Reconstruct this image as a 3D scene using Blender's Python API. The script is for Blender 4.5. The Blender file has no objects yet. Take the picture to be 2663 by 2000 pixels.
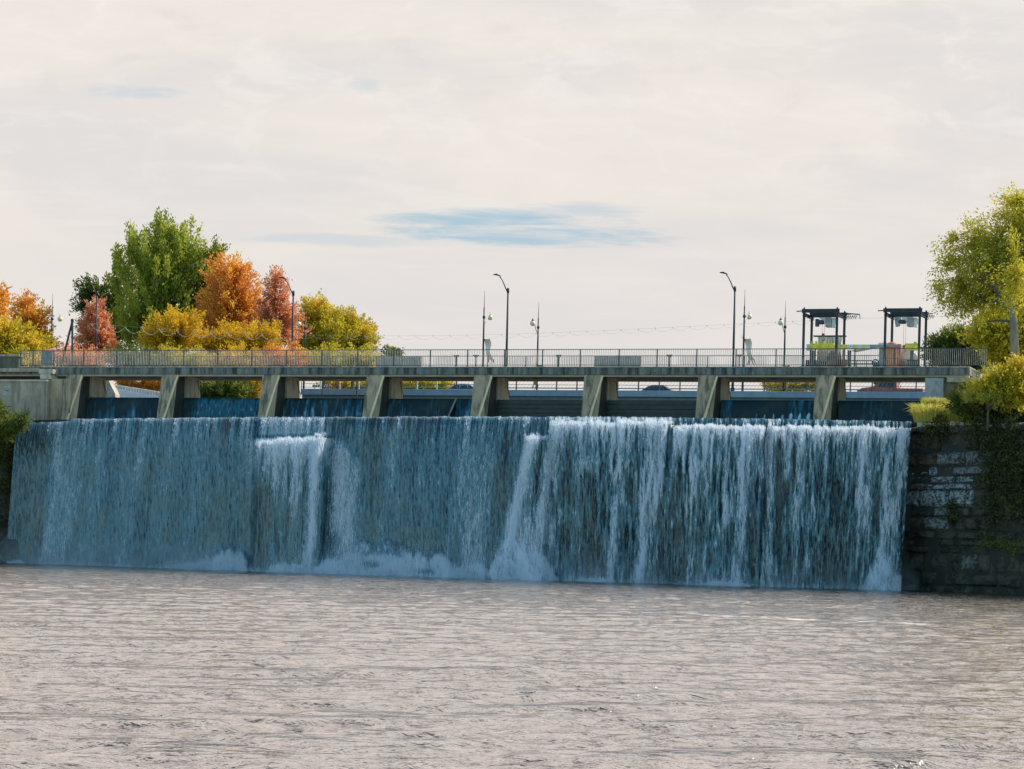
import bpy, math, random
import numpy as np
from mathutils import Vector, Matrix
random.seed(7)
S = bpy.context.scene
COL = S.collection
rad = math.radians

# ------------------------------------------------------------------ camera
F, CX, CY, RES = 6400.0, 1331.5, 1418.0, 2663.0      # focal length and horizon in photo pixels
CAMZ = 2.07
DS = F / 4400.0                                       # distances below were first measured for a 4400 px focal length
ROLL = math.atan(57 / 2320)
cr, sr = math.cos(ROLL), math.sin(ROLL)
cd = bpy.data.cameras.new('camera'); cam = bpy.data.objects.new('camera', cd); COL.objects.link(cam)
cd.sensor_width = 36; cd.lens = 36 * F / RES; cd.shift_y = (CY - 1000) / RES
cd.clip_start = 0.5; cd.clip_end = 5000
cam.matrix_world = Matrix(((cr, -sr, 0, 0), (0, 0, -1, 0), (sr, cr, 0, CAMZ), (0, 0, 0, 1)))
S.camera = cam
S.render.engine = 'CYCLES'
S.render.resolution_x = 1024; S.render.resolution_y = 769
S.view_settings.view_transform = 'Standard'; S.view_settings.look = 'None'
S.view_settings.exposure = 0.0; S.view_settings.gamma = 1.0

# ------------------------------------------------------------------ light
SUN_EL, SUN_AZ = rad(42), rad(66)      # azimuth from +Y towards +X: behind the dam, to the right
sund = bpy.data.lights.new('sun', 'SUN'); sun = bpy.data.objects.new('sun', sund); COL.objects.link(sun)
sund.energy = 5.0; sund.angle = rad(0.6); sund.color = (1.0, 0.87, 0.72)
sd = Vector((math.sin(SUN_AZ) * math.cos(SUN_EL), math.cos(SUN_AZ) * math.cos(SUN_EL), math.sin(SUN_EL)))
sun.rotation_euler = sd.to_track_quat('Z', 'Y').to_euler()

W = bpy.data.worlds.new('World'); S.world = W; W.use_nodes = True
nt = W.node_tree; N = nt.nodes; L = nt.links; N.clear()

class G:
    """tiny node-graph helper"""
    def __init__(s, tree): s.t = tree
    def n(s, typ, ins=None, **kw):
        nd = s.t.nodes.new(typ)
        for k, v in kw.items(): setattr(nd, k, v)
        for k, v in (ins or {}).items(): s.put(nd.inputs[k], v)
        return nd
    def put(s, sock, v):
        if isinstance(v, bpy.types.NodeSocket): s.t.links.new(v, sock)
        elif v is not None: sock.default_value = v
    def m(s, op, a, b=None, c=None, clamp=False):
        nd = s.t.nodes.new('ShaderNodeMath'); nd.operation = op; nd.use_clamp = clamp
        s.put(nd.inputs[0], a)
        if b is not None: s.put(nd.inputs[1], b)
        if c is not None: s.put(nd.inputs[2], c)
        return nd.outputs[0]
    def smooth(s, v, a, b, lo=0.0, hi=1.0):
        nd = s.n('ShaderNodeMapRange', {0: v, 1: a, 2: b, 3: lo, 4: hi}, interpolation_type='SMOOTHSTEP'); return nd.outputs[0]
    def mix(s, f, a, b, blend='MIX'):
        nd = s.t.nodes.new('ShaderNodeMix'); nd.data_type = 'RGBA'; nd.blend_type = blend
        s.put(nd.inputs[0], f); s.put(nd.inputs[6], a); s.put(nd.inputs[7], b); return nd.outputs[2]
    def comb(s, x, y, z):
        return s.n('ShaderNodeCombineXYZ', {0: x, 1: y, 2: z}).outputs[0]
    def noise(s, vec, scale, detail=4, rough=0.55, dist=0.0):
        return s.n('ShaderNodeTexNoise', {'Vector': vec, 'Scale': scale, 'Detail': detail, 'Roughness': rough, 'Distortion': dist}).outputs[0]

def c4(r, g=None, b=None):
    if g is None: r, g, b = r
    return (r, g, b, 1)
def srgb(r, g, b):
    f = lambda v: (v / 255 / 12.92) if v < 10 else ((v / 255 + 0.055) / 1.055) ** 2.4
    return (f(r), f(g), f(b), 1)

g = G(nt)
tc = g.n('ShaderNodeTexCoord').outputs['Generated']
sx = g.n('ShaderNodeSeparateXYZ', {0: tc}); X, Y, Z = sx.outputs
sky = g.n('ShaderNodeTexSky', sky_type='NISHITA', sun_disc=False, sun_elevation=SUN_EL, sun_rotation=SUN_AZ,
          air_density=1.3, dust_density=0.6, ozone_density=2.0).outputs[0]
skyc = g.n('ShaderNodeVectorMath', {0: sky, 1: (0.148, 0.212, 0.220)}, operation='MULTIPLY').outputs[0]
yy = g.m('DIVIDE', g.m('MAXIMUM', Y, 0.05), DS)
u = g.m('DIVIDE', X, yy); v = g.m('DIVIDE', Z, yy)
cv = g.comb(g.m('MULTIPLY', u, 3.0), g.m('MULTIPLY', v, 13.0), 0.3)
n1 = g.noise(cv, 1.6, 6, 0.5, 0.6)
cv2 = g.comb(g.m('MULTIPLY', u, 7.0), g.m('MULTIPLY', v, 50.0), 4.3)
n2 = g.noise(cv2, 1.3, 5, 0.6, 0.4)
cream = c4(0.855, 0.80, 0.74); grey = c4(0.77, 0.74, 0.72); white = c4(0.89, 0.84, 0.785)
cl = g.mix(g.smooth(n1, 0.36, 0.62), grey, cream)
cl = g.mix(g.m('MULTIPLY', g.smooth(n2, 0.5, 0.75), 0.55), cl, white)
n4 = g.noise(g.comb(g.m('MULTIPLY', u, 22.0), g.m('MULTIPLY', v, 48.0), 2.2), 1.0, 5, 0.6, 0.5)
cl = g.mix(g.m('MULTIPLY', g.smooth(n4, 0.48, 0.70), g.smooth(v, 0.12, 0.3, 0.0, 0.5)), cl, c4(0.93, 0.885, 0.84))
cl = g.mix(g.m('MULTIPLY', g.smooth(n4, 0.46, 0.28), g.smooth(v, 0.12, 0.3, 0.0, 0.30)), cl, c4(0.70, 0.67, 0.665))
low = g.smooth(v, 0.24, 0.09)
cl = g.mix(g.m('MULTIPLY', low, 0.55), cl, c4(0.77, 0.735, 0.72))
# the blue opening in the cloud bank, and faint ones
def gap(uc, vc, ru, rv, nz, soft=1.2):
    a = g.m('DIVIDE', g.m('SUBTRACT', u, uc), ru); b = g.m('DIVIDE', g.m('SUBTRACT', v, vc), rv)
    d = g.m('SUBTRACT', 1.0, g.m('ADD', g.m('MULTIPLY', a, a), g.m('MULTIPLY', b, b)))
    d = g.m('ADD', d, g.m('MULTIPLY', g.m('SUBTRACT', nz, 0.5), 3.6))
    return g.smooth(d, -0.2, soft)
cv3 = g.comb(g.m('MULTIPLY', u, 16.0), g.m('MULTIPLY', v, 120.0), 1.7)
n3 = g.noise(cv3, 1.0, 6, 0.62, 0.3)
g1 = g.m('MAXIMUM', gap(-0.020, 0.1925, 0.085, 0.0062, n3), gap(0.018, 0.184, 0.105, 0.0072, n3))
g1 = g.m('MAXIMUM', g1, g.m('MULTIPLY', gap(0.035, 0.1985, 0.04, 0.006, n3), 0.5))
g1 = g.m('MAXIMUM', g1, g.m('MULTIPLY', gap(-0.10, 0.178, 0.07, 0.004, n3), 0.35))
g2 = g.m('MULTIPLY', gap(-0.232, 0.262, 0.03, 0.005, n3), 0.45)
g3 = g.m('MULTIPLY', gap(-0.094, 0.270, 0.012, 0.006, n3), 0.3)
gm = g.m('MULTIPLY', g.m('MAXIMUM', g.m('MAXIMUM', g1, g2), g3), g.smooth(Y, 0.1, 0.3))
cl = g.mix(gm, cl, c4(0.44, 0.59, 0.69))
bank = g.smooth(g.m('SUBTRACT', Y, g.m('MULTIPLY', Z, 0.60)), -0.12, 0.30)
wisps = g.m('MULTIPLY', g.smooth(g.noise(tc, 2.2, 6, 0.6), 0.5, 0.75), 0.35)
cover = g.m('MAXIMUM', bank, wisps)
bg = g.n('ShaderNodeBackground', {0: g.mix(cover, skyc, cl), 1: 1.0})
out = g.n('ShaderNodeOutputWorld'); L.new(bg.outputs[0], out.inputs[0])

# ------------------------------------------------------------------ photo geometry helpers
def Wp(px, py, D):
    D = D * DS
    xr = (px - CX) * D / F; zr = (CY - py) * D / F
    return Vector((xr * cr - zr * sr, D, xr * sr + zr * cr + CAMZ))
class Frame:
    """a straight line through the place: s along it, t upstream (away), z up"""
    def __init__(s, a, b):
        s.o = Vector((a.x, a.y)); d = Vector((b.x - a.x, b.y - a.y)); s.L = d.length; s.u = d.normalized(); s.v = Vector((-s.u.y, s.u.x))
        s.rz = math.atan2(s.u.y, s.u.x)
    def s_of(s, px, t=0.0, z=13.8):
        k = (px - CX) / F; zc = z - CAMZ
        return (k * (s.o.y + t * s.v.y) - (s.o.x + t * s.v.x) * cr - zc * sr) / (s.u.x * cr - k * s.u.y)
    def p(s, a, t=0.0, z=0.0):
        q = s.o + s.u * a + s.v * t; return Vector((q.x, q.y, z))
    def z_of(s, py, a, t=0.0):
        q = s.p(a, t); k = (CY - py) / F
        return CAMZ + (k * q.y + q.x * sr) / cr

# ------------------------------------------------------------------ mesh helpers
class MB:
    def __init__(s): s.v = []; s.f = []
    def add(s, vs, fs):
        o = len(s.v); s.v += [tuple(q) for q in vs]; s.f += [tuple(i + o for i in q) for q in fs]; return s
    def box(s, x0, x1, y0, y1, z0, z1):
        return s.add([(x0, y0, z0), (x1, y0, z0), (x1, y1, z0), (x0, y1, z0), (x0, y0, z1), (x1, y0, z1), (x1, y1, z1), (x0, y1, z1)],
                     [(0, 3, 2, 1), (4, 5, 6, 7), (0, 1, 5, 4), (1, 2, 6, 5), (2, 3, 7, 6), (3, 0, 4, 7)])
    def cham(s, x0, x1, y0, y1, z0, z1, b=0.02):
        """box with chamfered edges"""
        vs = []; idx = {}
        for ix, xx in enumerate((x0, x1)):
            for iy, yv in enumerate((y0, y1)):
                for iz, zz in enumerate((z0, z1)):
                    c = (xx, yv, zz); sg = (1 - 2 * ix, 1 - 2 * iy, 1 - 2 * iz)
                    for k in range(3):
                        q = [c[j] + (0 if j == k else sg[j] * b) for j in range(3)]
                        idx[(ix, iy, iz, k)] = len(vs); vs.append(q)
        I = lambda a, b_, c, k: idx[(a, b_, c, k)]
        fs = []
        for k, (a, b_) in enumerate(((1, 2), (0, 2), (0, 1))):
            for sd_ in (0, 1):
                q = []
                for (m, n_) in ((0, 0), (1, 0), (1, 1), (0, 1)):
                    t = [0, 0, 0]; t[k] = sd_; t[a] = m; t[b_] = n_; q.append(I(*t, k))
                fs.append(q)
        for k in range(3):
            a, b_ = [j for j in range(3) if j != k]
            for m in (0, 1):
                for n_ in (0, 1):
                    t0 = [0, 0, 0]; t0[a] = m; t0[b_] = n_; t1 = list(t0); t1[k] = 1
                    fs.append((I(*t0, a), I(*t1, a), I(*t1, b_), I(*t0, b_)))
        for a in (0, 1):
            for b_ in (0, 1):
                for c in (0, 1): fs.append((I(a, b_, c, 0), I(a, b_, c, 1), I(a, b_, c, 2)))
        s.add(vs, fs); s.fix = True; return s
    def tube(s, pts, r, k=6, cap=True):
        pts = [Vector(p) for p in pts]; n = len(pts)
        rs = r if isinstance(r, (list, tuple)) else [r] * n
        o = len(s.v)
        for i, p in enumerate(pts):
            d = (pts[min(i + 1, n - 1)] - pts[max(i - 1, 0)]).normalized()
            a = d.orthogonal().normalized() if abs(d.z) > 0.99 or i == 0 else (a - d * a.dot(d)).normalized()
            b = d.cross(a)
            for j in range(k):
                t = 2 * math.pi * j / k
                s.v.append(tuple(p + (a * math.cos(t) + b * math.sin(t)) * rs[i]))
        for i in range(n - 1):
            for j in range(k):
                s.f.append((o + i * k + j, o + i * k + (j + 1) % k, o + (i + 1) * k + (j + 1) % k, o + (i + 1) * k + j))
        if cap:
            s.f.append(tuple(o + j for j in range(k))[::-1]); s.f.append(tuple(o + (n - 1) * k + j for j in range(k)))
        return s
    def lathe(s, c, prof, k=16, axis='z'):
        o = len(s.v); c = Vector(c)
        for (r, h) in prof:
            for j in range(k):
                t = 2 * math.pi * j / k; a, b = r * math.cos(t), r * math.sin(t)
                q = {'z': (a, b, h), 'x': (h, a, b), 'y': (a, h, b)}[axis]
                s.v.append(tuple(c + Vector(q)))
        for i in range(len(prof) - 1):
            for j in range(k):
                s.f.append((o + i * k + j, o + i * k + (j + 1) % k, o + (i + 1) * k + (j + 1) % k, o + (i + 1) * k + j))
        return s
    def prism(s, poly, a0, a1, axis='y'):
        """polygon of (p,q) pairs extruded along axis"""
        n = len(poly)
        def q(p, a): return {'y': (p[0], a, p[1]), 'x': (a, p[0], p[1]), 'z': (p[0], p[1], a)}[axis]
        s.add([q(p, a0) for p in poly] + [q(p, a1) for p in poly],
              [tuple(range(n)), tuple(range(2 * n - 1, n - 1, -1))] + [(i, i + n, (i + 1) % n + n, (i + 1) % n) for i in range(n)])
        s.fix = True; return s
    def build(s, name, mat, parent=None, smooth=False):
        me = bpy.data.meshes.new(name); me.from_pydata(s.v, [], s.f)
        import bmesh
        bm = bmesh.new(); bm.from_mesh(me); bmesh.ops.recalc_face_normals(bm, faces=bm.faces); bm.to_mesh(me); bm.free()
        me.materials.append(mat)
        if smooth: me.polygons.foreach_set('use_smooth', [True] * len(me.polygons))
        o = bpy.data.objects.new(name, me); COL.objects.link(o)
        if parent: o.parent = parent
        return o
def tag(o, label=None, cat=None, group=None, kind=None):
    if label: o['label'] = label
    if cat: o['category'] = cat
    if group: o['group'] = group
    if kind: o['kind'] = kind
    return o
def thing(name, label, cat, loc=(0, 0, 0), rz=0.0, group=None, kind=None):
    o = bpy.data.objects.new(name, None); COL.objects.link(o); o.location = loc; o.rotation_euler = (0, 0, rz); o.empty_display_size = 0.3
    return tag(o, label, cat, group, kind)
def dup(root, loc, rz=None, label=None):
    def cp(o, par):
        c = o.copy(); COL.objects.link(c); c.parent = par
        for ch in o.children: cp(ch, c)
        return c
    r = cp(root, None); r.location = loc
    if rz is not None: r.rotation_euler = (0, 0, rz)
    if label: r['label'] = label
    return r
def np_mesh(name, V, Fq, mat, parent=None, attrs=None, smooth=True):
    me = bpy.data.meshes.new(name); V = np.ascontiguousarray(V, dtype=np.float32); Fq = np.ascontiguousarray(Fq, dtype=np.int32)
    k = Fq.shape[1]
    me.vertices.add(len(V)); me.vertices.foreach_set('co', V.ravel())
    me.loops.add(Fq.size); me.loops.foreach_set('vertex_index', Fq.ravel())
    me.polygons.add(len(Fq)); me.polygons.foreach_set('loop_start', np.arange(0, Fq.size, k, dtype=np.int32))
    me.polygons.foreach_set('loop_total', np.full(len(Fq), k, dtype=np.int32))
    me.update(calc_edges=True)
    me.polygons.foreach_set('use_smooth', np.full(len(Fq), smooth))
    for nm, arr in (attrs or {}).items():
        a = me.attributes.new(nm, 'FLOAT', 'POINT'); a.data.foreach_set('value', np.ascontiguousarray(arr, dtype=np.float32))
    me.materials.append(mat); me.validate()
    o = bpy.data.objects.new(name, me); COL.objects.link(o)
    if parent: o.parent = parent
    return o
def grid_faces(ny, nx):
    i = np.arange(ny - 1)[:, None] * nx + np.arange(nx - 1)[None, :]
    return np.stack([i, i + 1, i + nx + 1, i + nx], -1).reshape(-1, 4)

# value noise in numpy
def vnoise(x, y, seed=0):
    rs = np.random.RandomState(seed); T = rs.rand(256, 256).astype(np.float32)
    xi = np.floor(x).astype(int); yi = np.floor(y).astype(int); fx = x - xi; fy = y - yi
    fx = fx * fx * (3 - 2 * fx); fy = fy * fy * (3 - 2 * fy)
    a = T[yi % 256, xi % 256]; b = T[yi % 256, (xi + 1) % 256]; c = T[(yi + 1) % 256, xi % 256]; d = T[(yi + 1) % 256, (xi + 1) % 256]
    return (a * (1 - fx) + b * fx) * (1 - fy) + (c * (1 - fx) + d * fx) * fy
def fbm(x, y, seed=0, oct=4, g_=0.5):
    s = 0; a = 1; t = 0
    for k in range(oct): s = s + a * vnoise(x * 2 ** k, y * 2 ** k, seed + k); t += a; a *= g_
    return s / t
def sst(a, b, x):
    t = np.clip((x - a) / (b - a), 0, 1); return t * t * (3 - 2 * t)

# ------------------------------------------------------------------ materials
def newmat(name):
    m = bpy.data.materials.new(name); m.use_nodes = True; t = m.node_tree; t.nodes.clear(); gg = G(t)
    o = gg.n('ShaderNodeOutputMaterial'); return m, gg, o
def bsdf(gg, o, col, rough=0.6, metal=0.0, bump=None, bstr=0.3, bdist=0.02, spec=0.5):
    ins = {'Base Color': col, 'Roughness': rough, 'Metallic': metal, 'Specular IOR Level': spec}
    b = gg.n('ShaderNodeBsdfPrincipled', ins)
    if bump is not None:
        bp = gg.n('ShaderNodeBump', {'Height': bump, 'Strength': bstr, 'Distance': bdist}); gg.t.links.new(bp.outputs[0], b.inputs['Normal'])
    gg.t.links.new(b.outputs[0], o.inputs[0]); return b
def simple(name, col, rough=0.5, metal=0.0, var=0.25, scale=3.0, spec=0.5):
    m, gg, o = newmat(name)
    p = gg.n('ShaderNodeTexCoord').outputs['Object']; nz = gg.noise(p, scale, 5, 0.6)
    c = gg.mix(gg.smooth(nz, 0.3, 0.7), c4(*[q * (1 - var) for q in col]), c4(*[min(1, q * (1 + var)) for q in col]))
    bsdf(gg, o, c, rough, metal, nz, 0.2, 0.01, spec); return m
def concrete(name, a, b, stain, streak=0.6, scale=1.0):
    m, gg, o = newmat(name)
    geo = gg.n('ShaderNodeNewGeometry').outputs['Position']
    n1 = gg.noise(geo, 0.9 * scale, 6, 0.6); n2 = gg.noise(geo, 9 * scale, 4, 0.6)
    st = gg.n('ShaderNodeMapping', {'Vector': geo, 'Scale': (1.6, 1.6, 0.18)}).outputs[0]
    n3 = gg.noise(st, 1.6, 6, 0.65)
    col = gg.mix(gg.smooth(n1, 0.35, 0.65), c4(*a), c4(*b))
    col = gg.mix(gg.m('MULTIPLY', gg.smooth(n3, 0.46, 0.62), streak), col, c4(*stain))
    col = gg.mix(gg.m('MULTIPLY', gg.smooth(n2, 0.35, 0.75), 0.25), col, c4(*[q * 0.6 for q in a]))
    bsdf(gg, o, col, 0.85, 0, n2, 0.4, 0.02, 0.3); return m

M_pier = concrete('pier_concrete', (0.56, 0.40, 0.26), (0.42, 0.30, 0.195), (0.09, 0.085, 0.06), 0.85)
M_pale = concrete('pale_concrete', (0.62, 0.53, 0.40), (0.48, 0.41, 0.31), (0.16, 0.14, 0.10), 0.5)
M_edge = concrete('sunlit_edge_concrete', (0.98, 0.72, 0.40), (0.90, 0.64, 0.36), (0.34, 0.30, 0.2), 0.3)
M_wall = concrete('grey_wall_concrete', (0.52, 0.39, 0.28), (0.38, 0.295, 0.21), (0.14, 0.13, 0.10), 0.6)
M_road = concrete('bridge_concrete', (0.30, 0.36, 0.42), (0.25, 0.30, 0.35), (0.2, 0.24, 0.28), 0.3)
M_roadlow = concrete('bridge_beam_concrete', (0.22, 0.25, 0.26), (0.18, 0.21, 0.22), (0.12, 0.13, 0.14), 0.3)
M_asphalt = simple('asphalt', (0.05, 0.05, 0.05), 0.9)
M_rail = simple('railing_steel', (0.085, 0.082, 0.078), 0.5, 0.3)
M_picket = simple('picket_steel', (0.52, 0.47, 0.40), 0.5, 0.3)
M_panel = simple('panel_steel', (0.20, 0.20, 0.19), 0.6, 0.2)
M_black = simple('black_paint', (0.018, 0.02, 0.024), 0.5)
M_bluesteel = simple('blue_black_steel', (0.022, 0.034, 0.045), 0.45, 0.3)
M_grey = simple('grey_metal', (0.34, 0.35, 0.34), 0.5, 0.2)
M_lgrey = simple('light_grey_metal', (0.72, 0.68, 0.60), 0.5, 0.1)
M_dgrey = simple('dark_box_metal', (0.07, 0.085, 0.09), 0.6, 0.2)
M_lime = simple('lime_yellow_paint', (0.85, 0.68, 0.05), 0.5)
M_white = simple('white_paint', (0.75, 0.73, 0.70), 0.5, 0, 0.08)
M_orange = simple('orange_paint', (0.80, 0.22, 0.07), 0.6)
M_rust = simple('rusty_paint', (0.26, 0.12, 0.08), 0.75, 0, 0.4, 6)
M_blue = simple('blue_paint', (0.02, 0.11, 0.18), 0.45)
M_glass = simple('dark_glass', (0.03, 0.04, 0.05), 0.08)
M_tyre = simple('tyre_rubber', (0.02, 0.02, 0.02), 0.9)
M_globe = simple('cream_globe', (0.95, 0.72, 0.42), 0.35, 0, 0.04)
M_carblue = simple('slate_car_paint', (0.06, 0.085, 0.11), 0.25)
M_carsilver = simple('silver_car_paint', (0.32, 0.38, 0.44), 0.3, 0.3)
M_carred = simple('red_car_paint', (0.33, 0.07, 0.055), 0.3)
M_red = simple('red_plastic', (0.5, 0.04, 0.03), 0.5)
M_bark = concrete('bark', (0.16, 0.13, 0.09), (0.11, 0.09, 0.07), (0.06, 0.05, 0.04), 0.5, 3)
M_barkpale = concrete('pale_bark', (0.34, 0.27, 0.18), (0.24, 0.19, 0.13), (0.14, 0.12, 0.09), 0.5, 3)
M_wire = simple('pale_cable', (0.42, 0.40, 0.38), 0.6)
M_rustred = simple('banner_red', (0.5, 0.13, 0.07), 0.8)
M_cloth = simple('banner_white', (0.95, 0.68, 0.52), 0.9, 0, 0.1)
M_clothy = simple('banner_yellow', (0.65, 0.45, 0.10), 0.9, 0, 0.15)

def fascia_mat():
    m, gg, o = newmat('stained_deck_concrete')
    p = gg.n('ShaderNodeTexCoord').outputs['Object']
    s = gg.n('ShaderNodeMapping', {'Vector': p, 'Scale': (1.0, 0.3, 0.12)}).outputs[0]
    a = gg.noise(s, 1.9, 5, 0.65); b = gg.noise(p, 7, 5, 0.6)
    s2 = gg.n('ShaderNodeMapping', {'Vector': p, 'Scale': (3.0, 1, 0.25), 'Location': (5, 3, 1)}).outputs[0]
    d = gg.noise(s2, 1.5, 5, 0.6)
    col = gg.mix(gg.smooth(a, 0.38, 0.6), c4(0.045, 0.055, 0.052), c4(0.25, 0.235, 0.19))
    col = gg.mix(gg.m('MULTIPLY', gg.smooth(d, 0.55, 0.68), 0.7), col, c4(0.10, 0.20, 0.27))
    col = gg.mix(gg.m('MULTIPLY', gg.smooth(b, 0.5, 0.7), 0.35), col, c4(0.03, 0.035, 0.035))
    bsdf(gg, o, col, 0.8, 0, b, 0.4, 0.02, 0.3); return m
M_fascia = fascia_mat()
M_soffit = concrete('soffit_concrete', (0.52, 0.43, 0.28), (0.44, 0.36, 0.24), (0.28, 0.24, 0.16), 0.3)
M_damp_shade = concrete('damp_shaded_concrete', (0.075, 0.07, 0.05), (0.05, 0.05, 0.04), (0.02, 0.022, 0.02), 0.6)
M_rock = concrete('wet_dark_rock', (0.045, 0.045, 0.03), (0.03, 0.032, 0.025), (0.015, 0.018, 0.018), 0.5)

def leaf_mat(name, c1, c2, c3, trans=0.55):
    m, gg, o = newmat(name)
    t = gg.n('ShaderNodeAttribute', attribute_name='tint').outputs['Fac']
    r = gg.n('ShaderNodeValToRGB', {0: t}); e = r.color_ramp.elements
    e[0].color = c4(*c1); e[0].position = 0.1; e[1].color = c4(*c3); e[1].position = 0.9
    k = e.new(0.5); k.color = c4(*c2)
    d = gg.n('ShaderNodeBsdfPrincipled', {'Base Color': r.outputs[0], 'Roughness': 0.6, 'Specular IOR Level': 0.25})
    tr = gg.n('ShaderNodeBsdfTranslucent', {'Color': r.outputs[0]})
    ms = gg.n('ShaderNodeMixShader', {0: trans, 1: d.outputs[0], 2: tr.outputs[0]})
    gg.t.links.new(ms.outputs[0], o.inputs[0]); return m
ML_green = leaf_mat('green_leaves', (0.16, 0.20, 0.03), (0.36, 0.41, 0.05), (0.62, 0.58, 0.07))
ML_dgreen = leaf_mat('dull_green_leaves', (0.07, 0.1, 0.03), (0.16, 0.2, 0.04), (0.32, 0.33, 0.06))
ML_orange = leaf_mat('orange_leaves', (0.68, 0.26, 0.07), (0.85, 0.40, 0.07), (0.88, 0.58, 0.08))
ML_red = leaf_mat('russet_leaves', (0.66, 0.25, 0.13), (0.80, 0.36, 0.18), (0.85, 0.46, 0.16))
ML_yellow = leaf_mat('yellow_leaves', (0.52, 0.35, 0.02), (0.72, 0.47, 0.03), (0.8, 0.5, 0.04))
ML_ygreen = leaf_mat('yellow_green_leaves', (0.36, 0.34, 0.03), (0.62, 0.52, 0.04), (0.82, 0.52, 0.06))
ML_willow = leaf_mat('lime_leaves', (0.32, 0.30, 0.03), (0.62, 0.54, 0.045), (0.86, 0.72, 0.09))
ML_grass = leaf_mat('straw_grass', (0.264, 0.295, 0.046), (0.558, 0.527, 0.093), (0.806, 0.682, 0.186))
ML_ivy = leaf_mat('ivy_leaves', (0.02, 0.028, 0.01), (0.05, 0.06, 0.015), (0.13, 0.12, 0.03), 0.2)
#@@SPLIT
# ------------------------------------------------------------------ frames of the place
ZD = 13.77                                             # walkway deck top
A_ = Wp(50, 957, 118.9); B_ = Wp(2370, 958, 105.0)
WK = Frame(A_, B_)                                     # walkway, t=0 its downstream face
A2 = Wp(790, 1012, 145.0); B2 = Wp(2380, 1022, 134.6)
RD = Frame(A2, B2)                                     # road bridge
ZR = 15.05
ZL = 9.9                                               # lip of the falls

# ------------------------------------------------------------------ river below the falls
LPX = np.array([20, 50, 300, 600, 900, 1250, 1600, 1900, 2150, 2370, 2400.]); LD = np.array([117.2, 116.7, 113.3, 109.7, 106.5, 103.7, 101.5, 100.2, 99.6, 99.4, 99.4]) * DS
pf = np.poly1d(np.polyfit(LPX, LD, 4))
def lip_xy(px, z=ZL):
    D = pf(px); k = (px - CX) / F
    return (k * D - (z - CAMZ) * sr) / cr, D

def axis_pts(segs):
    r = []
    for a, b, st in segs: r += list(np.arange(a, b, st))
    return np.array(r + [segs[-1][1]])
ry_ = [5.0]
while ry_[-1] < 178: ry_.append(ry_[-1] + max(0.035, 0.0032 * ry_[-1]))
ry_ = np.array(ry_)
rx_ = axis_pts([(-300, -60, 12), (-60, -36, 1.0), (-36, 36, 0.13), (36, 60, 1.0), (60, 300, 12)])
XX, YY = np.meshgrid(rx_, ry_)
HH = np.zeros_like(XX); rs = np.random.RandomState(5)
for i in range(56):
    lam = 0.34 * (5.0 / 0.34) ** (rs.rand() ** 1.35); th = rs.normal(math.pi / 2 + 0.35, 0.75); kx, ky = math.cos(th) * 2 * math.pi / lam, math.sin(th) * 2 * math.pi / lam
    am = 0.0068 * lam ** 0.48
    ph = kx * XX + ky * YY + rs.rand() * 6.28 + 1.5 * vnoise(XX / (lam * 4) + i * 3.7, YY / (lam * 4) + 9, 40 + i)
    s_ = np.sin(ph); HH += am * (s_ + 0.35 * np.cos(2 * ph)) * np.clip((lam - 0.0022 * YY * 2) / 0.3, 0, 1)
patch = 0.62 + 0.62 * sst(0.32, 0.72, fbm(XX / 5 + 50, YY / 11 + 7, 77, 3))
HH = HH * patch; HH = 0.05 * np.tanh(HH / 0.05)
m, gg, o = newmat('river_water')
p = gg.n('ShaderNodeTexCoord').outputs['Object']
q = gg.n('ShaderNodeMapping', {'Vector': p, 'Scale': (1.0, 1.3, 1), 'Rotation': (0, 0, 0.3)}).outputs[0]
a = gg.noise(q, 3.2, 4, 0.58, 0.5); b = gg.noise(q, 13.0, 3, 0.6, 0.4)
pq = gg.n('ShaderNodeMapping', {'Vector': p, 'Scale': (1.0, 0.34, 1), 'Rotation': (0, 0, 0.12)}).outputs[0]
pm = gg.m('MULTIPLY', gg.smooth(gg.noise(pq, 1.7, 4, 0.68, 0.4), 0.42, 0.70, 0.68, 1.35), gg.smooth(gg.noise(p, 0.10, 3, 0.6), 0.3, 0.7, 0.75, 1.2))
hgt = gg.m('MULTIPLY', gg.m('ADD', gg.m('MULTIPLY', a, 1.0), gg.m('MULTIPLY', b, 0.22)), pm)
# a long thin line of foam drifting below the falls
sp = gg.n('ShaderNodeSeparateXYZ', {0: p}); fx, fy = sp.outputs[0], sp.outputs[1]
f0 = Wp(1750, 1588, 54.0); f1 = Wp(2300, 1628, 50.5)
sl = (f1.y - f0.y) / (f1.x - f0.x)
dy = gg.m('SUBTRACT', fy, gg.m('ADD', gg.m('MULTIPLY', gg.m('SUBTRACT', fx, f0.x), sl), f0.y + 0.6))
wob = gg.m('MULTIPLY', gg.m('SUBTRACT', gg.noise(p, 0.35, 4, 0.6), 0.5), 3.2)
dl = gg.m('MULTIPLY', gg.m('ABSOLUTE', gg.m('ADD', dy, wob)), 0.8)
fm = gg.m('MULTIPLY', gg.smooth(dl, 0.75, 0.15), gg.m('MULTIPLY', gg.smooth(fx, f0.x - 3.0, f0.x + 2), gg.smooth(fx, f1.x + 3.5, f1.x - 1)))
fm = gg.m('MULTIPLY', fm, gg.smooth(gg.noise(p, 3.0, 5, 0.7), 0.40, 0.60))
bp = gg.n('ShaderNodeBump', {'Height': hgt, 'Strength': 1.0, 'Distance': 0.095})
lw = gg.n('ShaderNodeLayerWeight', {'Blend': 0.5, 'Normal': bp.outputs[0]}).outputs['Facing']
gl_ = gg.n('ShaderNodeBsdfGlossy', {'Color': c4(0.91, 0.862, 0.845), 'Roughness': 0.10, 'Normal': bp.outputs[0]})
df_ = gg.n('ShaderNodeBsdfDiffuse', {'Color': c4(0.075, 0.06, 0.045), 'Normal': bp.outputs[0]})
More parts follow.
